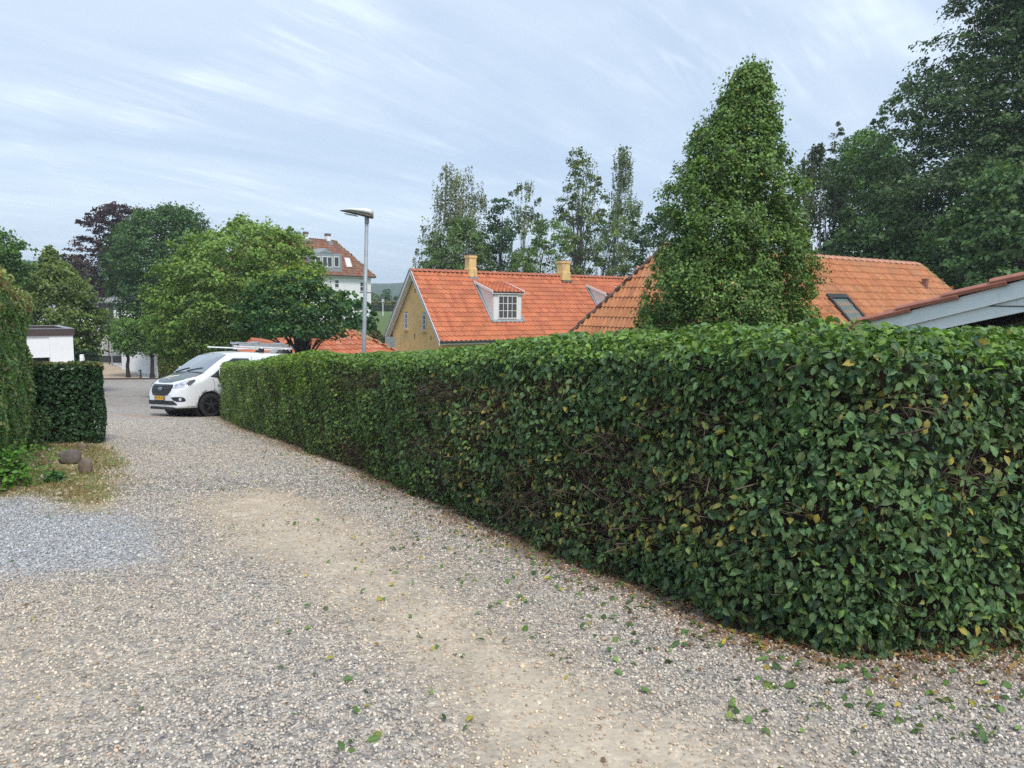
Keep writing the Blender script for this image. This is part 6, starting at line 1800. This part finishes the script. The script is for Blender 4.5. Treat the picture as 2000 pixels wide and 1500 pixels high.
    # rear lamps and doors
    for s in (-1, 1):
        t = MB(); t.box((-3.975, s * .84, 1.25), (.03, .10, .55)); t.build('tail_light', MT['taillight'], root, world=False, bevel=.01)
    t = MB(); t.box((-3.99, 0, 1.1), (.006, .012, 1.3)); t.build('rear_door_seam', MT['black'], root, world=False)
    # ladder resting on the bars: a thing of its own
    c = Vector((-2.15, .38, 2.105)); lo = MW @ c
    lad = empty('roof_ladder', tuple(lo), 'aluminium extension ladder lying on the white van roof bars', 'ladder', rot=Rm)
    n_l = 0
    for sec, (y0, z0) in enumerate(((0, 0.0), (.03, .075))):
        for s in (-1, 1):
            t = MB(); t.box((0 + sec * .12, y0 + s * (.19 - sec * .025), z0 + .035), (2.0 - sec * .1, .025, .06)); t.build('ladder_rail', MT['alu'], lad, world=False, bevel=.006)
        for k in range(7):
            t = MB(); x = -.88 + k * .275 + sec * .1; t.tube([(x, y0 - .17 + sec * .02, z0 + .035), (x, y0 + .17 - sec * .02, z0 + .035)], .016, 8); t.build('ladder_rung', MT['alu'], lad, world=False)
    for x in (-.55, .3):
        t = MB(); t.box((x, .0, .16), (.09, .46, .04)); t.build('ladder_clamp', MT['alu'], lad, world=False, bevel=.01)
    for s in (-1, 1):
        for x in (-1.02, 1.02):
            t = MB(); t.box((x, s * .19, .035), (.06, .036, .076)); t.build('ladder_foot', MT['black'], lad, world=False)
MT['grillebar'] = mat('satin_black_bar', (.055, .055, .06), .3, .3, var=.05)
MT['taillight'] = mat('red_lamp', (.45, .02, .02), .2, var=.05)
van()

# ================================================================== TREES AND FAR PLANTS
GR = 'trees around the houses'
# the holly in front of the hipped house
tree('holly_tree', 'tall cone-shaped dense evergreen holly rising behind the middle of the hedge', [(124, 1458, 1500), (145, 1422, 1512), (175, 1405, 1525), (215, 1385, 1528), (260, 1352, 1530), (305, 1330, 1545), (345, 1300, 1560), (400, 1292, 1565), (450, 1290, 1578), (500, 1278, 1580),
     (550, 1262, 1585), (600, 1245, 1592), (650, 1235, 1600), (700, 1235, 1600), (760, 1250, 1590)], 16.5, 1430, (.084, .160, .044), leaf=.074, cover=5.8, clump=.36, tips_lit=(.115, .20, .05), tips_lit_amt=.15, lobes=.24, seed=2, mtl='leaf_gloss', trunk_r=.16, nlimb=20, inner=.72, yellow=.002, flat=.85)
# left group
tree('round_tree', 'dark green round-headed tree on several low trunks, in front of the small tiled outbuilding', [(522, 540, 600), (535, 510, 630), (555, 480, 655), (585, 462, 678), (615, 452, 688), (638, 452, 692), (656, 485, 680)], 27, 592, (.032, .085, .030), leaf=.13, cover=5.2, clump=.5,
     tips_lit=(.14, .22, .035), tips_lit_amt=.2, seed=3, trunks=[(578, .13), (592, .16), (604, .12)], trunk_r=.17, nlimb=34, lobes=.10, bark='dark_bark')  # yellow-green tips put the sunlit crown top into the leaf colour
tree('light_green_tree', 'large bright green bushy tree left of the villa', [(420, 462, 478), (438, 445, 500), (448, 430, 590), (465, 380, 605), (480, 335, 618), (510, 312, 625), (550, 290, 625), (600, 285, 600), (640, 290, 560), (680, 310, 520), (710, 330, 480)], 36, 430, (.105, .185, .045), leaf=.16, cover=4.8, clump=.65,
     tips_lit=(.16, .26, .06), tips_lit_amt=.2, seed=4, lobes=.2, trunk_r=.2, nlimb=40)
tree('dark_broadleaf_tree', 'dark green rounded tree standing between the copper beech and the bright bushy tree', [(402, 330, 365), (415, 260, 395), (435, 225, 405), (470, 205, 420), (510, 200, 420), (550, 208, 400), (590, 215, 380), (630, 235, 360), (680, 260, 340)], 60, 300, (.042, .095, .032), leaf=.22, cover=4.4, clump=1.1,
     tips_lit=(.06, .13, .035), seed=5, lobes=.2, trunk_r=.28, nlimb=30)
tree('copper_beech', 'dark purple-leaved copper beech at the back left', [(395, 225, 250), (408, 175, 275), (425, 158, 285), (445, 158, 292), (465, 145, 295), (485, 138, 290), (505, 148, 280), (530, 150, 275), (560, 162, 270), (590, 180, 260)], 72, 222, (.030, .014, .020), leaf=.22, cover=3.0, clump=1.0,
     tips_lit=(.055, .022, .028), seed=6, lobes=.3, trunk_r=.3, nlimb=46, inner=.35, bark='dark_bark', flat=.38)
tree('copper_beech', 'small wispy reddish tree just left of the big copper beech', [(492, 122, 140), (502, 112, 158), (515, 115, 165), (540, 118, 170)], 62, 140, (.050, .035, .028), leaf=.2, cover=1.6, clump=.8, seed=61, lobes=.3, trunk_r=.12, nlimb=16, inner=.2, bark='dark_bark')
tree('olive_green_tree', 'mid-green tree spreading behind the white gatehouse', [(478, 92, 102), (500, 82, 108), (515, 62, 140), (535, 48, 172), (560, 40, 190), (590, 42, 200), (620, 45, 208), (650, 60, 212), (685, 100, 205), (710, 120, 190)], 40, 120, (.088, .140, .040), leaf=.18, cover=4.6, clump=.8,
     tips_lit=(.12, .17, .045), seed=7, lobes=.22, trunk_r=.2, nlimb=30)
tree('broadleaf_tree', 'green tree cut by the left edge of the photo, above the tall hedge', [(452, -60, 22), (470, -90, 50), (500, -110, 52), (540, -110, 58), (590, -100, 60), (650, -80, 50)], 34, -30, (.055, .125, .032), leaf=.16, cover=3.8, clump=.7, tips_lit=(.09, .18, .04), seed=8, lobes=.25, trunk_r=.2)
tree('slim_young_tree', 'slim young tree with a dark trunk at the left end of the white wall', [(622, 225, 262), (635, 208, 285), (655, 202, 292), (675, 215, 285), (690, 232, 268)], 51.5, 245, (.070, .150, .035), leaf=.16, cover=3.6, clump=.6, tips_lit=(.12, .22, .05), seed=9, group='two slim young trees by the white wall', trunk_r=.12, nlimb=14, bark='dark_bark')
tree('slim_young_tree', 'slim young tree with a dark trunk at the right end of the white wall', [(615, 270, 330), (632, 255, 345), (655, 252, 350), (675, 262, 335), (690, 275, 315)], 51.5, 293, (.070, .150, .035), leaf=.16, cover=3.6, clump=.6, tips_lit=(.12, .22, .05), seed=10, group='two slim young trees by the white wall', trunk_r=.13, nlimb=14, bark='dark_bark')
tree('large_leaved_shrub', 'large-leaved dark shrub right of the round tree, behind the lamp pole', [(568, 655, 695), (585, 640, 720), (605, 640, 735), (630, 650, 748), (655, 660, 757), (680, 670, 760), (710, 670, 760)], 42, 705, (.035, .095, .036), leaf=.30, cover=3.8, clump=.6, tips_lit=(.07, .16, .05), seed=12, cat='shrub', trunk_r=.1, nlimb=12)
tree('reddish_shrub', 'small brownish shrub between the lamp pole and the yellow gable', [(642, 722, 738), (655, 716, 745), (675, 714, 750), (700, 714, 750)], 37.5, 731, (.085, .080, .035), leaf=.13, cover=3, clump=.35, seed=13, cat='shrub', trunk_r=.05, nlimb=8)
# row behind the farmhouse
RB = 'row of tall trees behind the yellow farmhouse'
tree('weeping_birch', 'weeping birch with thin drooping sprays at the left of the row behind the farmhouse', [(322, 872, 900), (340, 862, 925), (365, 848, 938), (395, 838, 952), (420, 838, 962), (450, 828, 965), (480, 815, 965), (510, 812, 960), (535, 815, 955)], 66, 900, (0.111, 0.137, 0.072), leaf=.19, cover=1.70, clump=1.15, weep=1.0, seed=14, lobes=.28, inner=.2, bark='birch', trunk_r=.22, nlimb=60, group=RB)
tree('broadleaf_tree', 'dense leafy tree low in front of the weeping birch', [(430, 880, 930), (455, 845, 955), (485, 830, 962), (515, 820, 965), (545, 820, 960), (580, 830, 955)], 62, 890, (0.065, 0.124, 0.036), leaf=.2, cover=2.65, clump=1.0, seed=15, tips_lit=(.09, .15, .04), lobes=.25, group=RB, trunk_r=.2)
tree('broadleaf_tree', 'narrow dark green tree between the weeping birch and the thin pale birch', [(382, 968, 985), (398, 955, 1010), (425, 948, 1020), (455, 948, 1018), (485, 950, 1008), (515, 950, 1000), (545, 955, 995)], 64, 975, (0.039, 0.088, 0.039), leaf=.24, cover=1.97, clump=.9, seed=16, lobes=.3, inner=.3, group=RB, trunk_r=.2, bark='dark_bark')
tree('birch_tree', 'thin pale birch with an airy top, third from the left behind the farmhouse', [(362, 1008, 1045), (380, 994, 1058), (410, 990, 1058), (440, 995, 1055), (470, 990, 1050), (510, 985, 1060), (545, 985, 1060)], 68, 1022, (0.104, 0.156, 0.072), leaf=.19, cover=1.16, clump=.9, weep=.6, seed=17, lobes=.3, inner=.15, bark='birch', trunk_r=.16, nlimb=40, group=RB)
tree('broadleaf_tree', 'low light green tree just left of the tall alder', [(425, 1040, 1085), (450, 1028, 1112), (480, 1020, 1118), (510, 1000, 1110), (545, 985, 1100)], 60, 1060, (0.091, 0.163, 0.047), leaf=.19, cover=1.84, clump=.8, seed=18, lobes=.25, group=RB, trunk_r=.14, inner=.3)
tree('tall_alder', 'tallest open-crowned tree behind the farmhouse, with its trunk showing through', [(292, 1120, 1138), (310, 1108, 1150), (330, 1106, 1165), (355, 1103, 1182), (385, 1095, 1192), (415, 1080, 1200), (445, 1072, 1210), (475, 1075, 1205), (505, 1085, 1185), (540, 1100, 1160)], 64, 1127, (0.081, 0.124, 0.042), leaf=.22, cover=1.70, clump=.95, seed=19, lobes=.3, inner=.25, group=RB, trunk_r=.24, nlimb=70, tips_lit=(.09, .13, .04), bark='grey_bark')
tree('weeping_birch', 'tall thin birch with a drooping tip, right of the tall alder', [(292, 1200, 1238), (305, 1192, 1240), (330, 1190, 1242), (360, 1192, 1240), (385, 1185, 1250), (415, 1180, 1255), (445, 1180, 1255), (480, 1185, 1240), (520, 1180, 1230), (545, 1180, 1225)], 70, 1190, (0.104, 0.150, 0.072), leaf=.19, cover=1.36, clump=1.0, weep=.8, seed=20, lobes=.3, inner=.15, bark='grey_bark', trunk_r=.16, nlimb=50, group=RB)
tree('broadleaf_tree', 'airy green tree with twin dark stems in front of the tall birch', [(395, 1208, 1232), (420, 1185, 1255), (455, 1152, 1262), (500, 1142, 1265), (545, 1142, 1260)], 58, 1165, (0.085, 0.137, 0.049), leaf=.2, cover=1.09, clump=.8, seed=21, lobes=.3, inner=.2, group=RB, trunk_r=.1, trunks=[(1158, .1), (1172, .08)], nlimb=30, bark='dark_bark')
tree('broadleaf_tree', 'dark tree between the birches and the holly', [(400, 1275, 1320), (425, 1255, 1335), (455, 1232, 1345), (485, 1240, 1350), (510, 1228, 1350), (545, 1222, 1350), (580, 1230, 1350)], 56, 1290, (0.046, 0.098, 0.044), leaf=.22, cover=2.04, clump=1.0, seed=22, lobes=.3, inner=.3, group=RB, trunk_r=.2, nlimb=40, bark='dark_bark')
# wooded right side
RW = 'trees of the wooded edge on the right'
tree('giant_beech', 'giant dark beech with sweeping branches filling the upper right corner', [(-330, 2000, 2350), (-250, 1960, 2420), (-150, 1910, 2480), (-60, 1880, 2520), (0, 1868, 2540), (50, 1872, 2550), (90, 1800, 2550), (130, 1808, 2550), (180, 1765, 2550), (225, 1722, 2550), (265, 1730, 2550), (310, 1700, 2550), (350, 1672, 2550), (400, 1650, 2550), (450, 1668, 2550), (500, 1680, 2540), (560, 1720, 2500)],
     40, 2060, (.045, .088, .034), leaf=.21, cover=4.9, clump=1.25, tips_lit=(.055, .105, .032), seed=23, lobes=.2, trunk_r=.5, nlimb=110, inner=.5, depth=.55, flat=.42, group=RW)
tree('broadleaf_tree', 'bright green tree top showing between the birches and the giant beech', [(255, 1670, 1700), (272, 1645, 1740), (300, 1625, 1770), (330, 1612, 1790), (370, 1605, 1800), (430, 1610, 1800)], 54, 1690, (.075, .165, .030), leaf=.2, cover=3.9, clump=1.0, seed=24, lobes=.25, group=RW, trunk_r=.2)
tree('bare_topped_conifer', 'thin spiky tree top standing above the bright green tree', [(238, 1634, 1642), (255, 1628, 1650), (275, 1622, 1656), (300, 1618, 1660), (340, 1612, 1664)], 58, 1640, (.07, .09, .06), leaf=.16, cover=1.4, clump=.5, seed=25, lobes=.3, inner=.1, group=RW, trunk_r=.1)
tree('birch_tree', 'dark birch clump with white stems right beside the holly', [(285, 1594, 1606), (310, 1578, 1612), (330, 1560, 1640), (370, 1552, 1655), (410, 1548, 1662), (450, 1550, 1668), (490, 1560, 1670), (530, 1570, 1660)], 47, 1600, (.045, .070, .040), leaf=.2, cover=2.4, clump=.9, weep=.5, seed=26, lobes=.25, inner=.3, bark='birch', trunks=[(1588, .15), (1611, .12)], trunk_r=.12, nlimb=24, group=RW)
tree('birch_tree', 'thin bare birch stems directly at the right side of the holly', [(300, 1556, 1566), (330, 1550, 1580), (380, 1545, 1590), (440, 1550, 1592), (500, 1555, 1590)], 45, 1580, (.06, .085, .045), leaf=.18, cover=1.2, clump=.7, weep=.4, seed=27, lobes=.25, inner=.2, bark='birch', trunk_r=.09, nlimb=16, group=RW)
tree('sycamore', 'dark broad-leaved sycamore low behind the orange roof', [(425, 1680, 1760), (440, 1640, 1830), (470, 1612, 1860), (500, 1600, 1880), (530, 1600, 1900), (570, 1610, 1920), (620, 1640, 1900)], 40, 1740, (.048, .105, .040), leaf=.25, cover=3.8, clump=.95, tips_lit=(.075, .14, .04), seed=28, lobes=.25, group=RW, trunk_r=.25)
tree('sycamore', 'large-leaved sycamore at the right edge, above the carport', [(320, 1960, 2060), (345, 1900, 2120), (380, 1868, 2160), (430, 1830, 2200), (480, 1812, 2220), (530, 1800, 2220), (580, 1820, 2200), (640, 1860, 2160)], 33, 1990, (.050, .108, .042), leaf=.24, cover=4.0, clump=.85, tips_lit=(.075, .14, .04), seed=29, lobes=.25, group=RW, trunk_r=.25)
# far away
for (lab, pr_, D, bs, c, sd2) in (('far round treetop just right of the villa', [(570, 726, 750), (580, 720, 758), (592, 720, 760)], 175, 738, (.06, .11, .045), 31), ('far round treetop above the distant hedge, next to the yellow gable', [(569, 752, 768), (578, 745, 775), (592, 742, 778)], 178, 762, (.045, .09, .045), 32)):
    tree('distant_tree', lab, pr_, D, bs, c, leaf=.55, cover=3.2, clump=1.8, seed=sd2, group='distant treetops beyond the lawn', trunk_r=.3, nlimb=6)
D = 150.0
hx0, hx1 = P(700, 600, D)[0], P(790, 600, D)[0]
def farc(Pp, Nn, Dd, Tt, r_):
    n = len(Pp); g = np.array([.05, .09, .03]) * (1 + .2 * r_.normal(size=(n, 1))); up = (Pp[:, 2] - zg(Pp[:, 1])) > 1.3
    y = up & (r_.random(n) < .8); g[y] = np.array([.23, .22, .06]); return np.clip(g, .01, .5)
zt_ = P(745, 589, D)[2] - float(zg(D))
hedge('distant_hedge', 'distant long hedge with a yellowish top across the lawn', [(hx0, D), (hx1, D), (hx1, D + 2), (hx0, D + 2)], zt_, lambda d: 34 + 0 * d, .42, farc, seed=41, rad=.2, core=.3)
# clipped hedges by the court
def sunny(Pp, Nn, Dd, Tt, r_):
    n = len(Pp); g = np.array([.10, .145, .035]) * (1 + .25 * r_.normal(size=(n, 1))); y = r_.random(n) < .28; g[y] = np.array([.27, .24, .06]) * (1 + .2 * r_.normal(size=(y.sum(), 1))); return np.clip(g, .01, .5)  # yellow share of leaves puts warm light on the hedge into colour
def darkc(Pp, Nn, Dd, Tt, r_):
    return np.clip(np.array([.022, .050, .022]) * (1 + .25 * r_.normal(size=(len(Pp), 1))), .008, .5)
a, b = G(306, 742, lo=20), G(372, 742, lo=20)
Dh = 41.0; xa, xb = P(309, 700, Dh)[0], P(400, 700, Dh)[0]
hedge('court_hedge', 'clipped hedge with sunlit yellow put into its leaf colour behind the van, at the edge of the court', [(xa, Dh), (xb, Dh), (xb - .5, Dh + 2), (xa - .9, Dh + 2)], float(P(330, 686, Dh)[2] - zg(Dh)), lambda d: 420 + 0 * d, .13, sunny, seed=42, rad=.35, core=.25)
Dk = 36.0; xa, xb = P(146, 700, Dk)[0], P(192.5, 700, Dk)[0]
hedge('court_hedge', 'dark clipped hedge between the white gatehouse and the tan path', [(xa, Dk), (xb, Dk), (xb - 1.0, Dk + 1.5), (xa - .8, Dk + 1.5)], float(P(160, 687, Dk)[2] - zg(Dk)), lambda d: 420 + 0 * d, .12, darkc, seed=43, rad=.2, core=.25)

# distant wooded ridges
def ridge_hill(name, label, Y, pts, dep, col, seed):
    r_ = np.random.default_rng(seed)
    xs = np.array([P(p[0], p[1], Y)[0] for p in pts]); zs_ = np.array([P(p[0], p[1], Y)[2] for p in pts])
    X = np.linspace(xs[0], xs[-1], 260); Z = np.interp(X, xs, zs_)
    n = len(X); V = []; m_ = 9
    for j in range(m_):
        s = j / (m_ - 1)
        for i in range(n):
            h = Z[i] * math.sin(min(1, s * 1.25 + .0) * math.pi / 2) if s < .8 else Z[i]
            V.append((X[i], Y - dep * (1 - s), -1 + (h + 1) + (r_.normal() * .012 * max(2, abs(Z[i])) if j else 0) + (.015 * abs(Z[i]) * math.sin(i * .9 + j) if j else 0)))
    Fc = [[j * n + i, j * n + i + 1, (j + 1) * n + i + 1, (j + 1) * n + i] for j in range(m_ - 1) for i in range(n - 1)]
    o = np_mesh(name, V, Fc, MT['hillwood'], None, np.tile(np.array(col), (len(V), 1)), smooth=True); tag(o, kind='structure'); return o
MT['hillwood'] = attr_mat('wooded_hill', .95, .35, .04, .0, spec=.1)
ridge_hill('hills', '', 1000, [(-1600, 560), (-600, 545), (0, 530), (300, 540), (600, 548), (700, 555), (780, 557), (860, 553), (1000, 560), (1400, 575), (2000, 590), (2600, 590)], 350, (.045, .085, .04), 3)
ridge_hill('hills', '', 500, [(-1200, 530), (-400, 520), (0, 512), (60, 514), (130, 517), (200, 521), (400, 545), (560, 572), (640, 586)], 250, (.05, .085, .035), 4)
# the air between here and the hills
t = MB(); t.box((0, 600, 21.5), (3400, 1400, 55)); hz_o = t.build('haze', MT['leaf'], None)
hm = bpy.data.materials.new('haze_air'); hm.use_nodes = True; ht = hm.node_tree; ht.nodes.clear()
ho = ht.nodes.new('ShaderNodeOutputMaterial'); pv = ht.nodes.new('ShaderNodeVolumePrincipled')
pv.inputs['Color'].default_value = (.80, .90, 1.0, 1); pv.inputs['Density'].default_value = HAZE
ht.links.new(pv.outputs[0], ho.inputs['Volume'])
hz_o.data.materials.clear(); hz_o.data.materials.append(hm); tag(hz_o, kind='stuff')

print('tree leaves', TOT['n'], 'tris', sum(len(o.data.polygons) * (1 if len(o.data.polygons) and len(o.data.polygons[0].vertices) == 3 else 2) for o in bpy.data.objects if o.type == 'MESH'))
